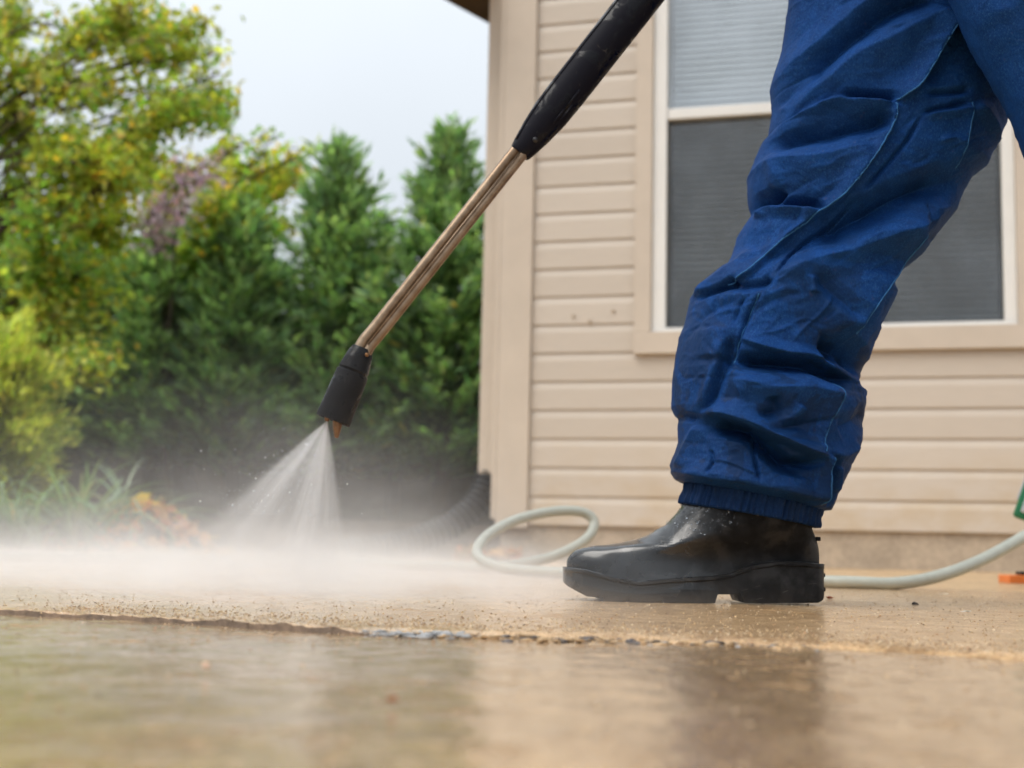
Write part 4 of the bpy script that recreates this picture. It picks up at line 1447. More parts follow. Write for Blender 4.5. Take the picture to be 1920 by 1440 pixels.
def fold_height(u, v):
    """height in metres of all the folds at photograph pixel positions"""
    H = np.zeros_like(u)
    for path, A, wu, wd in FOLDS:
        p = np.array(catmull([(x, y, 0) for x, y in path], 5 * len(path)))[:, :2]
        m = 4 * max(wu, wd)
        lo = p.min(0) - m; hi = p.max(0) + m
        sel = np.where((u > lo[0]) & (u < hi[0]) & (v > lo[1]) & (v < hi[1]))[0]
        if len(sel) == 0: continue
        q = np.stack([u[sel], v[sel]], 1)
        best = np.full(len(sel), 1e9); sd_ = np.zeros(len(sel)); tt = np.zeros(len(sel))
        n = len(p) - 1
        for k in range(n):
            a, b = p[k], p[k + 1]
            ab = b - a; L2 = ab @ ab + 1e-9
            t = np.clip(((q - a) @ ab) / L2, 0, 1)
            d = q - (a + t[:, None] * ab)
            dist = np.hypot(d[:, 0], d[:, 1])
            s = np.sign(-ab[1] * d[:, 0] + ab[0] * d[:, 1])
            up = dist < best
            best[up] = dist[up]; sd_[up] = (s * dist)[up]; tt[up] = ((k + t) / n)[up]
        wdt = np.where(sd_ > 0, wd, wu)
        end = 0.15 + 0.85 * smooth01(tt, -0.01, 0.16) * smooth01(tt, 1.01, 0.84)
        g = 0.55 * np.clip(1 - best / (1.7 * wdt), 0, 1) + 0.30 * np.exp(-(best / wdt) ** 2) + 0.15 * np.exp(-2.0 * best / wdt)
        H[sel] += A * 2.15e-3 * end * g
    return H


LEFT = [(1500, -300), (1490, -150), (1481, 0), (1476, 38), (1468, 90), (1455, 135), (1448, 161), (1449, 210), (1444, 255), (1429, 270), (1418, 292), (1406, 326), (1405, 356), (1406, 390), (1408, 405), (1395, 424), (1384, 442), (1376, 472),
        (1364, 500), (1330, 526), (1303, 553), (1294, 568), (1286, 603), (1274, 633), (1267, 671), (1262, 710), (1260, 763), (1272, 790), (1273, 832), (1263, 866), (1260, 885), (1266, 897), (1276, 903), (1292, 907)]
RIGHT = [(1945, -300), (1925, -150), (1912, 60), (1903, 130), (1894, 184), (1879, 240), (1856, 285), (1845, 315), (1815, 337), (1800, 367), (1785, 401), (1744, 450), (1725, 480), (1682, 515), (1680, 534), (1684, 550), (1679, 562), (1658, 603), (1635, 645),
         (1616, 698), (1603, 729), (1620, 739), (1614, 794), (1611, 828), (1589, 881), (1567, 927), (1557, 956), (1546, 964), (1532, 958)]


def sleeve(left, right, rows, colsn, Y, yL, yR, depth, feats=True, seed=0, bend=None, tuck=None):
    """cloth sleeve between two outlines; yL/yR give the outline heights of each row's ends"""
    l = np.array(left); r_ = np.array(right)
    s = np.linspace(0, 1, rows)
    ya = yL[0] + (yL[1] - yL[0]) * s; yb = yR[0] + (yR[1] - yR[0]) * s
    xa_ = np.interp(ya, l[:, 1], l[:, 0]); xb_ = np.interp(yb, r_[:, 1], r_[:, 0])
    th = np.linspace(0, 2 * math.pi, colsn, endpoint=False)
    V = np.zeros((rows, colsn, 3)); UV = np.zeros((rows, colsn, 2)); N = np.zeros((rows, colsn, 3))
    ct, st = np.cos(th), np.sin(th)
    ct2 = np.sign(ct) * np.abs(ct) ** 0.9; st2 = np.sign(st) * np.abs(st) ** 0.9
    for i in range(rows):
        a = np.array(P(xa_[i], ya[i], Y)[:]); b = np.array(P(xb_[i], yb[i], Y)[:])
        c = (a + b) / 2; hw = np.linalg.norm(b - a) / 2; e1 = unit(b - a)
        dp_ = depth(s[i], hw)
        off = 0.0 if bend is None else bend(s[i])
        V[i] = c + hw * ct2[:, None] * e1 + dp_ * st2[:, None] * np.array([0, 1.0, 0]) + np.array([0, off, 0])
        nn = (ct / hw)[:, None] * e1 + (st / dp_)[:, None] * np.array([0, 1.0, 0])
        N[i] = unit(nn)
        f = (1 + ct2) / 2
        UV[i, :, 0] = xa_[i] + (xb_[i] - xa_[i]) * f
        UV[i, :, 1] = ya[i] + (yb[i] - ya[i]) * f
    Vf = V.reshape(-1, 3); Nf = N.reshape(-1, 3)
    wgt = np.repeat((np.abs(st) ** 0.6)[None, :], rows, 0).ravel()
    h = np.zeros(len(Vf))
    u, v = UV[..., 0].ravel(), UV[..., 1].ravel()
    front = np.repeat((st < 0)[None, :], rows, 0).ravel()
    if feats:
        h += fold_height(u + 2.5 * vnoise(np.stack([u / 34, v / 34, u * 0], 1), 4), v + 2.5 * vnoise(np.stack([u / 38, v / 38, u * 0 + 3], 1), 8)) * np.where(front, 1.0, 0.7)
    q = Vf * np.array([1, 1, 1.0])
    rid = 1 - np.abs(fbm(q * [26, 26, 46] + seed, 3, 12 + seed))
    wr = np.clip(1 - 2.2 * np.abs(fbm(np.stack([q[:, 0] * 14 + q[:, 2] * 16, q[:, 1] * 14, q[:, 2] * 40 - q[:, 0] * 22], 1), 2, 67 + seed)), 0, 1)
    h += 0.0015 * wr ** 2 * smooth01(fbm(q * 11, 2, 71), -.1, .4)
    cr = np.abs(fbm(np.stack([q[:, 0] * 60 + q[:, 2] * 30, q[:, 1] * 50, q[:, 2] * 85 - q[:, 0] * 25], 1), 2, 87 + seed))
    h += 0.0007 * np.clip(1 - 3.0 * cr, 0, 1)
    h += 0.0006 * (rid - .6) + 0.0004 * fbm(q * 70, 3, 31 + seed) + 0.00025 * fbm(q * 260, 2, 51 + seed)
    if not feats:
        h += 0.008 * (1 - np.abs(fbm(q * [9, 9, 13] + seed, 3, 3 + seed))) - .004
    Vf = Vf + Nf * (h * wgt)[:, None] + Nf * (h * (1 - wgt) * 0.12)[:, None]
    i0 = (np.arange(rows - 1)[:, None] * colsn + np.arange(colsn)[None, :]).ravel()
    j1 = (np.arange(rows - 1)[:, None] * colsn + ((np.arange(colsn) + 1) % colsn)[None, :]).ravel()
    Fc = np.stack([i0, i0 + colsn, j1 + colsn, j1], 1)
    return Vf, Fc, u, v, front, Nf


V1, F1, U1, W1, FR1, N1 = sleeve(LEFT, RIGHT, 620, 420, YB, (-300, 907), (-300, 961),
                lambda s, hw: min(hw, 0.12) * 0.86 * (1.0 if s < .96 else 1 - 0.25 * ((s - .96) / .04) ** 2), True, 0)
# trailing leg, nearer the camera
YN = YB - 0.17
LEFT2 = [(1560, -420), (1700, -200), (1800, 0), (1815, 38), (1837, 83), (1860, 124), (1879, 158), (1894, 184), (1905, 210), (1914, 232), (1925, 262), (1960, 330), (2010, 420), (2070, 520), (2150, 640), (2240, 760), (2330, 880), (2360, 940)]
RIGHT2 = [(2040, -420), (2130, -100), (2160, 60), (2200, 200), (2260, 330), (2330, 450), (2390, 560), (2440, 660), (2510, 780), (2590, 900), (2620, 960), (2600, 1010)]
V2, F2 = sleeve(LEFT2, RIGHT2, 300, 200, YN, (-420, 935), (-420, 1005), lambda s, hw: min(hw, 0.13) * 0.8, False, 5)[:2]
V = np.concatenate([V1, V2]) - PO
Fc = np.concatenate([F1, F2 + len(V1)])
# body of the coverall above the frame: hips, torso, sleeves
def skin_mesh(name, verts, edges, radii, sub=2):
    me = bpy.data.meshes.new(name); me.from_pydata(verts, edges, []); me.update()
    o = bpy.data.objects.new(name, me); COL.objects.link(o)
    sk = o.modifiers.new('skin', 'SKIN'); sk.use_smooth_shade = True
    for i, rr in enumerate(radii):
        me.skin_vertices[0].data[i].radius = rr if isinstance(rr, tuple) else (rr, rr)
    me.skin_vertices[0].data[0].use_root = True
    sb = o.modifiers.new('sub', 'SUBSURF'); sb.levels = sub; sb.render_levels = sub
    dg = bpy.context.evaluated_depsgraph_get()
    em = bpy.data.meshes.new_from_object(o.evaluated_get(dg))
    bpy.data.objects.remove(o); bpy.data.meshes.remove(me)
    return em


hipF = np.array(P(1715, -190, YB)[:]) - PO; hipN = np.array(P(1815, -200, YN)[:]) - PO
pel = (hipF + hipN) / 2 + [0.0, 0, 0.06]
chest = pel + [-0.14, 0, 0.36]; neck = chest + [-0.05, 0, 0.17]
shF = chest + [-0.02, 0.17, 0.10]; shN = chest + [-0.02, -0.17, 0.10]
handA = np.array(P(1340, -180, YB)[:]) - PO + [0, 0.0, 0.0]; handB = np.array(P(1705, -400, YB)[:]) - PO
elF = (shF + handA) / 2 + [-0.02, 0.10, -0.06]; elN = (shN + handB) / 2 + [0.10, -0.12, -0.04]
vt = [pel, pel + [-.06, 0, .18], chest, neck, hipF, hipN, shF, elF, handA + [0.05, 0.03, 0.05], shN, elN, handB + [0.03, -0.05, 0.05]]
up = skin_mesh('coverall', [tuple(v) for v in vt], [(0, 1), (1, 2), (2, 3), (0, 4), (0, 5), (2, 6), (6, 7), (7, 8), (2, 9), (9, 10), (10, 11)],
               [(.15, .18), (.15, .18), (.15, .19), .07, .13, .13, .075, .06, .05, .075, .06, .05])
uv_ = np.array([v.co[:] for v in up.vertices]); uf = [tuple(p.vertices) for p in up.polygons]
allv = np.concatenate([V, uv_])
me = bpy.data.meshes.new('coverall')
me.from_pydata(allv.tolist(), [], Fc.tolist() + [tuple(i + len(V) for i in f) for f in uf])
me.update(); me.polygons.foreach_set('use_smooth', np.ones(len(me.polygons), dtype=bool))
me.materials.append(M['cloth'])
coverall = obj('coverall', me, person)
# raised seams that follow the folded cloth
fi_ = np.where(FR1)[0]
su, sv = U1[fi_], W1[fi_]
for path in (ca((1310, 20), (1282, 220), (1222, 350), (1122, 540), (1022, 720), (950, 808), (852, 862)),
             ca((848, 880), (838, 980), (788, 1080), (698, 1230), (600, 1370)) + cb((1178, 290), (1078, 400), (958, 480), (868, 550), (778, 620), (638, 750), (498, 860), (372, 908)),
             ca((1352, 850), (1320, 1050), (1282, 1250)),
             cb((1612, 530), (1530, 680), (1450, 820), (1330, 980), (1220, 1160), (1200, 1240)),
             cb((560, 995), (490, 1160), (440, 1290), (400, 1430)),
             cc_((1186, 380), (1150, 560), (1080, 760), (1052, 860)),
             cc_((1140, 900), (1118, 1050), (1088, 1225))):
    pp_ = catmull([(x, y, 0) for x, y in path], 14 * len(path))[:, :2]
    sp_ = []
    for (x, y) in pp_:
        k_ = fi_[int(np.argmin((su - x) ** 2 + (sv - y) ** 2))]
        sp_.append(V1[k_] + N1[k_] * 0.0002)
    sp_ = np.array(sp_)
    for _ in range(3): sp_[1:-1] = (sp_[:-2] + 2 * sp_[1:-1] + sp_[2:]) / 4
    sm_ = tube('seam', sp_ - PO, 0.0010, M['seam'], None, 6); sm_.parent = coverall

# head, neck and gloved hands (above the frame): one continuous body surface each way it shows
bm = bmesh.new(); bmesh.ops.create_uvsphere(bm, u_segments=40, v_segments=28, radius=1.0)
hcn = Vector(tuple(neck + np.array([-.045, 0, .155])))
for v in bm.verts:
    x, y, z = v.co
    f = max(0.0, -x)                                  # the face looks along -x
    jaw = 1 - 0.28 * max(0.0, -z) ** 1.5
    px_, py_, pz_ = x * 0.098 * (1 - 0.10 * max(0, -z)), y * 0.076 * jaw, z * 0.118
    px_ -= 0.026 * f ** 3 * math.exp(-(y / .14) ** 2 - ((z + .12) / .22) ** 2)          # nose
    px_ += 0.010 * f ** 2 * math.exp(-((abs(y) - .36) / .16) ** 2 - ((z - .06) / .12) ** 2)   # eye sockets
    px_ -= 0.006 * f ** 2 * math.exp(-(y / .3) ** 2 - ((z + .48) / .07) ** 2)          # lips
    py_ += math.copysign(0.016, y) * math.exp(-((x - .08) / .14) ** 2 - ((z + .02) / .2) ** 2) * min(1, abs(y) * 1.2)   # ears
    v.co = Vector((px_, py_, pz_)) + hcn
nk = bmesh.new(); bmesh.ops.create_cone(nk, cap_ends=False, segments=28, radius1=0.062, radius2=0.052, depth=0.17)
bmesh.ops.translate(nk, vec=Vector(tuple(neck + np.array([-.012, 0, .03]))), verts=nk.verts)
tmp = bpy.data.meshes.new('t'); nk.to_mesh(tmp); nk.free(); bm.from_mesh(tmp); bpy.data.meshes.remove(tmp)
obj('body', bm_mesh('body', bm, M['skin'], True), person)
for sy in (-1, 1):
    bm = bmesh.new(); bmesh.ops.create_uvsphere(bm, u_segments=14, v_segments=10, radius=0.0105)
    obj('eye', bm_mesh('eye', bm, M['white_vinyl'], True), person, tuple(hcn + Vector((-.082, sy * .028, .008))))
bm = bmesh.new(); bmesh.ops.create_uvsphere(bm, u_segments=40, v_segments=28, radius=1.0)
bmesh.ops.delete(bm, geom=[v for v in bm.verts if v.co.z < -0.45 + 1.0 * max(0, -v.co.x + .1) and not (v.co.x > .2 and v.co.z > -.55)], context='VERTS')
for v in bm.verts:
    v.co = Vector((v.co.x * 0.104, v.co.y * 0.082, v.co.z * 0.125)) * (1 + 0.02 * math.sin(v.co.y * 40)) + hcn + Vector((.004, 0, .002))
obj('hair', bm_mesh('hair', bm, M['hair'], True), person)
for (hc, sy) in ((handA, 1), (handB, -1)):
    vs, es, rs = [tuple(hc + [.05, .03 * sy, .05]), tuple(hc + [.02, .028 * sy, .025])], [(0, 1)], [.035, .033]
    for k in range(4):
        b0 = len(vs)
        o_ = np.array(Tg) * (k - 1.5) * 0.021
        ln = (0.9, 1.0, 0.96, 0.8)[k]
        vs += [tuple(hc + o_ + [0.02, .034 * sy, .02 * ln]), tuple(hc + o_ + np.array([-.018, .028 * sy, .026]) * ln), tuple(hc + o_ + np.array([-.036, .002, .004]) * ln), tuple(hc + o_ + np.array([-.024, -.022 * sy, -.016]) * ln)]
        es += [(1, b0), (b0, b0 + 1), (b0 + 1, b0 + 2), (b0 + 2, b0 + 3)]; rs += [.011, .010, .0095, .0085]
    b0 = len(vs)
    vs += [tuple(hc + [.03, .0, -.015]), tuple(hc + [.015, -.028 * sy, -.024]), tuple(hc + [-.008, -.036 * sy, -.02])]
    es += [(1, b0), (b0, b0 + 1), (b0 + 1, b0 + 2)]; rs += [.014, .012, .010]
    gm = skin_mesh('glove', vs, es, rs); gm.materials.append(M['glove']); obj('glove', gm, person)


# --- boot
def cd(x, y): return np.array(P(1020 + x / 3.3103, 880 + y / 3.3103, YB)[:])


B0 = np.array([P(1056, 1127, YB).x, YB, 0.0])


def build_boot(parent, loc, rz, droplets=True):
    root = bpy.data.objects.new('boot', None); link(root, parent)
    root.location = loc; root.rotation_euler = (0, 0, rz)
    # upper: rings fan from the welt to the ankle opening
    Fp = catmull([cd(150, 720) - B0, cd(148, 640) - B0, cd(140, 590) - B0, cd(152, 545) - B0, cd(196, 503) - B0, cd(280, 479) - B0, cd(400, 464) - B0, cd(520, 449) - B0, cd(640, 409) - B0, cd(740, 350) - B0, cd(800, 298) - B0, cd(846, 240) - B0, cd(880, 180) - B0, cd(895, 110) - B0], 90)
    Bp = catmull([cd(1700, 760) - B0, cd(1704, 690) - B0, cd(1706, 620) - B0, cd(1706, 540) - B0, cd(1698, 470) - B0, cd(1676, 410) - B0, cd(1660, 370) - B0, cd(1652, 300) - B0, cd(1650, 230) - B0], 90)
    n = 72
    ang = np.linspace(0, 2 * math.pi, n, endpoint=False)
    V = []
    for i in range(90):
        t = i / 89
        a, b = Fp[i], Bp[i]
        c = (a + b) / 2; h = (b - a) / 2
        Lr = np.linalg.norm(h)
        co = np.cos(ang); si = np.sin(ang)
        s = (1 + co) / 2      # 0 at the toe (cos=-1), 1 at the heel
        # plan width of the foot: broad ball, narrow waist, rounded heel
        foot = np.interp(s, [0, .04, .12, .28, .45, .62, .8, .93, 1], [0.020, .030, .042, .0505, .045, .0385, .040, .034, .020])
        env = np.abs(si) ** 0.62
        wf = foot * env * 1.05
        wa = 0.056 * np.abs(si) ** 0.92           # ankle oval
        k = smooth01(np.array([t]), .25, .85)[0]
        wv = wf * (1 - k) + wa * k
        wv *= 1 - 0.16 * math.sin(math.pi * min(1, t * 1.25)) * (1 - k)
        V.append(c + h * co[:, None] * 1.0 + np.stack([np.zeros(n), np.sign(si) * wv, np.zeros(n)], 1))
    V = np.concatenate(V)
    # creases over the instep and slight unevenness
    q = V * 1.0
    nn = fbm(q * 40, 3, 91)
    cre = np.exp(-((V[:, 0] - 0.118 - 0.25 * (V[:, 2] - .075)) / 0.004) ** 2) * smooth01(V[:, 2], .05, .08)
    cen = V.copy(); cen[:, 1] = 0; cen[:, 2] -= 0.0
    V[:, 1] *= 1 + 0.012 * nn - 0.03 * cre
    V[:, 2] += 0.0008 * nn - 0.0018 * cre
    i0 = (np.arange(89)[:, None] * n + np.arange(n)[None, :]).ravel()
    j1 = (np.arange(89)[:, None] * n + ((np.arange(n) + 1) % n)[None, :]).ravel()
    um = mesh_np('upper', V, np.stack([i0, j1, j1 + n, i0 + n], 1), M['boot'])
    upper = obj('upper', um, root)
    # sole
    st_x = np.concatenate([np.linspace(118, 350, 40), np.linspace(360, 1030, 50), np.linspace(1034, 1048, 6), np.linspace(1056, 1176, 10), np.linspace(1182, 1200, 6), np.linspace(1210, 1716, 50)])
    topx = [118, 160, 250, 420, 560, 760, 1000, 1120, 1250, 1400, 1560, 1716]; topy = [604, 606, 616, 661, 686, 668, 655, 640, 590, 566, 570, 586]
    botx = [118, 122, 145, 200, 260, 300, 345, 352, 1030, 1046, 1180, 1202, 1290, 1660, 1690, 1716]; boty = [690, 702, 722, 752, 782, 784, 800, 817, 820, 768, 768, 820, 821, 821, 812, 790]
    rows = []
    for x in st_x:
        s = (x - 118) / (1716 - 118)
        wv = np.interp(s, [0, .008, .03, .07, .14, .29, .45, .62, .8, .92, .97, .992, 1], [0.012, .020, .031, .040, .0475, .0545, .0485, .0425, .0445, .0405, .034, .027, .020])
        zt = cd(x, np.interp(x, topx, topy)) - B0; zb = cd(x, np.interp(x, botx, boty)) - B0
        zb[2] = max(zb[2], 0.0004)
        lip = 0.0022
        pr = [(zt[2], wv - .010), (zt[2], wv - .0012), (zt[2] - .0010, wv), (zt[2] - .0045, wv), (zt[2] - .0060, wv - lip), (zb[2] + (zt[2] - zb[2]) * .45, wv - lip), (zb[2] + .003, wv - lip * .6), (zb[2], wv - .0028)]
        ring = [(zt[0], -w_, z_) for z_, w_ in pr] + [(zt[0], w_, z_) for z_, w_ in pr[::-1]]
        rows.append(ring)
    rows = np.array(rows); m, k = rows.shape[:2]
    Vs = rows.reshape(-1, 3)
    i0 = (np.arange(m - 1)[:, None] * k + np.arange(k)[None, :]).ravel()
    j1 = (np.arange(m - 1)[:, None] * k + ((np.arange(k) + 1) % k)[None, :]).ravel()
    faces = np.stack([i0, i0 + k, j1 + k, j1], 1).tolist() + [list(range(k)), list(range((m - 1) * k, m * k))[::-1]]
    sm = poly_mesh('sole', Vs, faces, M['boot'])
    so2 = obj('sole', sm, root)
    es = so2.modifiers.new('e', 'EDGE_SPLIT'); es.split_angle = math.radians(40)
    # kick lugs on the heel
    for (x, y, w_, h_) in ((1712, 655, .018, .005), (1714, 742, .018, .005), (1697, 432, .008, .005)):
        c = cd(x, y) - B0
        b = box_bm(c[0] - .004, c[0] + .0025, -w_, w_, c[2] - h_ / 2, c[2] + h_ / 2, .0012)
        obj('heel_lug', bm_mesh('heel_lug', b, M['boot']), root)
    if droplets:
        r = np.random.default_rng(88)
        ico = bmesh.new(); bmesh.ops.create_icosphere(ico, subdivisions=2, radius=1)
        iv = np.array([v.co[:] for v in ico.verts]); fi = np.array([[v.index for v in f.verts] for f in ico.faces]); ico.free()
        Vn = np.zeros_like(V); me_n = um
        nor = np.zeros(len(V) * 3, dtype=np.float32); um.vertices.foreach_get('normal', nor); nor = nor.reshape(-1, 3)
        cand = np.where((nor[:, 2] > -.1) & (V[:, 0] > .06) & (V[:, 2] > .06))[0]
        sc = np.exp(-((V[cand, 0] - .185) / .065) ** 2) * (0.2 + (V[cand, 2] > .08)) * (nor[cand, 1] < .5)
        pk = r.choice(cand, 420, p=sc / sc.sum())
        Vd, Fd = [], []
        for q_, kx in enumerate(pk):
            s_ = r.uniform(.0004, .0009) if r.random() > .12 else r.uniform(.0010, .0016)
            pos = V[kx] + r.normal(0, .0012, 3) * [1, .3, 1]
            nn_ = nor[kx]
            v = iv * s_ * [1, 1, 1 + .8 * r.random()]
            v = v - np.outer((v @ nn_) * .5, nn_)
            Vd.append(v + pos + nn_ * s_ * .15); Fd.append(fi + q_ * len(iv))
        dm = mesh_np('water_droplet', np.concatenate(Vd), np.concatenate(Fd), M['water'])
        d_ = obj('water_droplet', dm, root); d_['kind'] = 'stuff'
    return root


build_boot(person, tuple(B0 - PO), 0.0)
bN = np.array(P(2270, 1127, YN)[:]); bN[2] = 0.0
build_boot(person, tuple(bN - PO), 0.0, False)


# --- elastic cuffs
def cuff(tl, tr, bl, br, Y, parent, n=360, rows=26):
    tl, tr, bl, br = [np.array(P(*q, Y)[:]) for q in (tl, tr, bl, br)]
    th = np.linspace(0, 2 * math.pi, n, endpoint=False)
    r = np.random.default_rng(17)
    ph = np.cumsum(r.uniform(.5, 1.6, 90)); ph = ph / ph[-1] * 2 * math.pi
    dmin = np.min(np.abs((th[:, None] - ph[None, :] + math.pi) % (2 * math.pi) - math.pi), 1)
    near_ = np.argmin(np.abs((th[:, None] - ph[None, :] + math.pi) % (2 * math.pi) - math.pi), 1)
    dep = r.uniform(.25, 1.0, 90)[near_]
    gather = 1 - dep * np.exp(-(dmin / .02) ** 2)
    V = []
    for i in range(rows):
        t = i / (rows - 1)
        a = tl + (bl - tl) * t; b = tr + (br - tr) * t
        c = (a + b) / 2; h = (b - a) / 2; hw = np.linalg.norm(h)
        bul = 1 + 0.02 * math.sin(math.pi * t) - 0.05 * (t > .97)
        ring = c + h * np.cos(th)[:, None] * bul + np.array([0, 1, 0]) * (hw * .76 * bul * np.sin(th))[:, None]
        nrm_ = unit((np.cos(th) / hw)[:, None] * unit(h) + (np.sin(th) / (hw * .76))[:, None] * np.array([0, 1., 0]))
        g = gather * (0.0050 + .0012 * math.sin(t * 9)) + .0008 * vnoise(np.stack([th * 14, th * 0 + t * 3, th * 0], 1), 5)
        V.append(ring + nrm_ * g[:, None])
    V = np.concatenate(V) - PO
    i0 = (np.arange(rows - 1)[:, None] * n + np.arange(n)[None, :]).ravel()
    j1 = (np.arange(rows - 1)[:, None] * n + ((np.arange(n) + 1) % n)[None, :]).ravel()
    o = obj('cuff', mesh_np('cuff', V, np.stack([i0, i0 + n, j1 + n, j1], 1), M['cuff']), parent)
    return o


cuff((1296, 894), (1534, 950), (1280, 946), (1527, 990), YB, person)
cuff((2385, 905), (2585, 975), (2375, 965), (2590, 1030), YN, person, 160, 12)

# ------------------------------------------------------------------ small debris on the patio
def debris(name, label, px, py, dims, col, seed, cat):
    r = np.random.default_rng(seed)
    p = PG(px, py, 0.0)
    bm = bmesh.new(); bmesh.ops.create_icosphere(bm, subdivisions=2, radius=0.5)
    for v in bm.verts:
        v.co = Vector((v.co.x * dims[0], v.co.y * dims[1], v.co.z * dims[2])) * (1 + 0.35 * r.standard_normal())
    m = simple(name + '_' + str(seed), col, 0.7, 0.3, var=0.3, scale=300, bmp=0.3)
    o = obj(name, bm_mesh(name, bm, m), None, (p.x, p.y, dims[2] * 0.35)); o.rotation_euler = (0, 0, r.uniform(-.5, .5))
    tag(o, label, cat)


debris('leaf_crumb', 'rust-brown crumb of leaf on the concrete just behind the heel', 1555, 1122, (.008, .005, .0035), (.30, .08, .03), 1, 'leaf')
debris('wood_sliver', 'pale sliver of wood on the concrete under the hose', 1770, 1114, (.016, .003, .0016), (.75, .68, .55), 2, 'sliver')
debris('wood_sliver', 'thin white sliver on the concrete nearest the right edge', 1812, 1147, (.012, .003, .0014), (.78, .74, .66), 3, 'sliver')
debris('bark_chip', 'dark chip of bark on the concrete right of the boot', 1715, 1133, (.007, .004, .003), (.05, .04, .035), 4, 'chip')
debris('pebble', 'small pinkish pebble on the wet concrete left of centre', 385, 1252, (.005, .004, .0035), (.55, .38, .27), 5, 'pebble')
debris('pebble', 'small rusty pebble on the wet concrete below the nozzle', 735, 1313, (.004, .003, .002), (.28, .09, .04), 6, 'pebble')

# ------------------------------------------------------------------ SPRAY AND MIST
def spray_mat():
    m, nt, out = new_mat('water_spray')
    c = coords(nt)
    x, y, z = sepxyz(nt, c)
    r2 = (x * x + z * z).pow(0.5)
    a = x.atan2(z * -1.0)          # angle from straight down, + to the right
    ca_ = nt.nodes.new('ShaderNodeCombineXYZ')
    nt.links.new((a * 1.0).s, ca_.inputs[0]); nt.links.new((r2 * 0.6).s, ca_.inputs[1]); nt.links.new((y * 3.0).s, ca_.inputs[2])
    st = noise(nt, ca_.outputs[0], 8.0, 4, 0.6).ramp(0.34, 0.66, 0.6, 1.4)
    fine = noise(nt, ca_.outputs[0], 46.0, 2, 0.6).ramp(0.3, 0.7, 0.75, 1.25)
    edge = a.ramp(-0.90, -0.76) * a.ramp(0.22, 0.10)
    core = ((a + 0.14) / 0.20).pow(2.0)
    g1 = (core * -1.0).exp() * 0.9 + (((a + 0.62) / 0.11).pow(2.0) * -1.0).exp() * 0.75 + 0.55
    fall = (r2 * -5.5).exp() * (X(nt, (r2 + 0.018).s).pow(-0.85)) * 0.09
    thick = (((y / (r2 * 0.10 + 0.006)).pow(2.0)) * -1.0).exp()
    dens = edge * g1 * st * fine * fall * thick * 62.0
    v = nt.nodes.new('ShaderNodeVolumePrincipled')
    v.inputs['Color'].default_value = (0.97, 0.97, 0.975, 1)
    v.inputs['Anisotropy'].default_value = 0.15
    nt.links.new(dens.s, v.inputs['Density'])
    nt.links.new(v.outputs[0], out.inputs['Volume'])
    return m


apex = P(614, 788, YB)
n = 16
V = [(0, 0, 0.002)]
ang = np.linspace(-0.94, 0.26, n)
Rr = (apex.z - 0.003) / np.cos(np.minimum(np.abs(ang), 0.86)) * 0.995
for sgn in (-1, 1):
    for a_, rr in zip(ang, Rr):
        V.append((rr * math.sin(a_), sgn * (rr * 0.17 + .012), -rr * math.cos(a_)))
for sgn in (-1, 1):
    for a_ in ang:
        V.append((0.02 * math.sin(a_), sgn * 0.014, -0.02 * math.cos(a_)))
A = lambda s, k: 1 + s * n + k
Bq = lambda s, k: 1 + 2 * n + s * n + k
faces = []
for k in range(n - 1):
    faces += [(Bq(0, k), Bq(0, k + 1), A(0, k + 1), A(0, k)), (Bq(1, k + 1), Bq(1, k), A(1, k), A(1, k + 1)), (A(0, k), A(0, k + 1), A(1, k + 1), A(1, k)),
              (0, Bq(0, k + 1), Bq(0, k)), (0, Bq(1, k), Bq(1, k + 1))]
faces += [(Bq(0, 0), A(0, 0), A(1, 0), Bq(1, 0)), (Bq(0, n - 1), Bq(1, n - 1), A(1, n - 1), A(0, n - 1)), (0, Bq(0, 0), Bq(1, 0)), (0, Bq(1, n - 1), Bq(0, n - 1))]
me = bpy.data.meshes.new('water_spray'); me.from_pydata(V, [], faces)
bm = bmesh.new(); bm.from_mesh(me); bmesh.ops.recalc_face_normals(bm, faces=bm.faces); bm.to_mesh(me); bm.free()
me.materials.append(spray_mat())
sp = obj('water_spray', me, None, apex)
tag(sp, 'white fan of water spray bursting from the nozzle to the ground', 'spray', None, 'stuff')


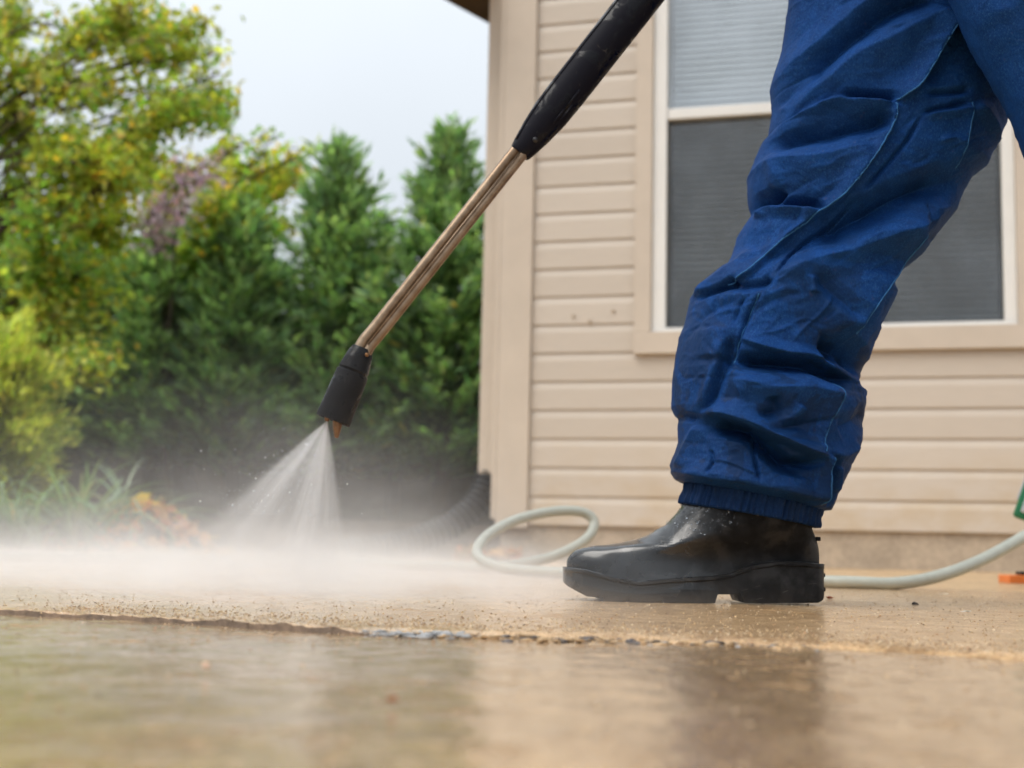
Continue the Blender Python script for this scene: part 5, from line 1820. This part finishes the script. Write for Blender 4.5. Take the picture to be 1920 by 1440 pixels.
def mist_mat():
    m, nt, out = new_mat('ground_mist')
    c = coords(nt)
    x, y, z = sepxyz(nt, c)
    n1 = noise(nt, mapping(nt, c, (1, 1, 2.2)), 6.0, 4, 0.62, 0.6).ramp(0.34, 0.66, 0.18, 1.8)
    fx = x.ramp(0.30, -0.20) * 0.97 + 0.03
    fx = fx * x.ramp(0.55, 0.40)
    fy = y.ramp(1.16, 1.62) * y.ramp(3.8, 2.8)
    n0 = noise(nt, mapping(nt, c, (1, 0.6, 0.01)), 4.2, 3, 0.6).ramp(0.32, 0.68, 0.011, 0.034)
    low = ((z.max(0.0) * -1.0) / n0).exp() * 4.0
    high = (z.max(0.0) * (-1.0 / 0.075)).exp() * 0.34
    top = z.ramp(0.36, 0.22)
    veil = ((((x + 0.36) / 0.24).pow(2.0)) * -1.0).exp() * (z.max(0.0) * (-1.0 / 0.15)).exp() * 0.30
    high = high * x.ramp(0.10, -0.30, 0.25, 1.0)
    dens = (low + high + veil) * n1 * fx * fy * top
    v = nt.nodes.new('ShaderNodeVolumePrincipled')
    v.inputs['Color'].default_value = (0.99, 0.99, 0.995, 1)
    v.inputs['Anisotropy'].default_value = 0.1
    nt.links.new(dens.s, v.inputs['Density'])
    nt.links.new(v.outputs[0], out.inputs['Volume'])
    return m


bm = box_bm(-1.9, 0.55, 1.16, 3.8, -0.02, 0.36)
mi = obj('mist', bm_mesh('mist', bm, mist_mat()))
tag(mi, 'white mist drifting low over the patio under the spray', 'mist', None, 'stuff')

# loose drops thrown out along the edges of the fan
r = np.random.default_rng(515)
ico = bmesh.new(); bmesh.ops.create_icosphere(ico, subdivisions=1, radius=1)
iv = np.array([v.co[:] for v in ico.verts]); fi = np.array([[v.index for v in f.verts] for f in ico.faces]); ico.free()
Vd, Fd = [], []
ap = np.array(apex[:])
for k in range(420):
    a_ = r.normal(-0.36, 0.36)
    rr = 0.03 + 0.15 * r.random() ** 0.8
    p = ap + np.array([rr * math.sin(a_), r.normal(0, 0.006 + rr * 0.10), -rr * math.cos(a_)])
    if p[2] < 0.075: continue
    s_ = r.uniform(.0003, .0008) if r.random() > .1 else r.uniform(.0008, .0013)
    Fd.append(fi + len(Vd) * len(iv)); Vd.append(iv * s_ * r.uniform(.8, 1.3, 3) + p)
tag(obj('water_drops', mesh_np('water_drops', np.concatenate(Vd), np.concatenate(Fd), M['water'])),
    'tiny water drops flying around the spray fan', 'water', None, 'stuff')
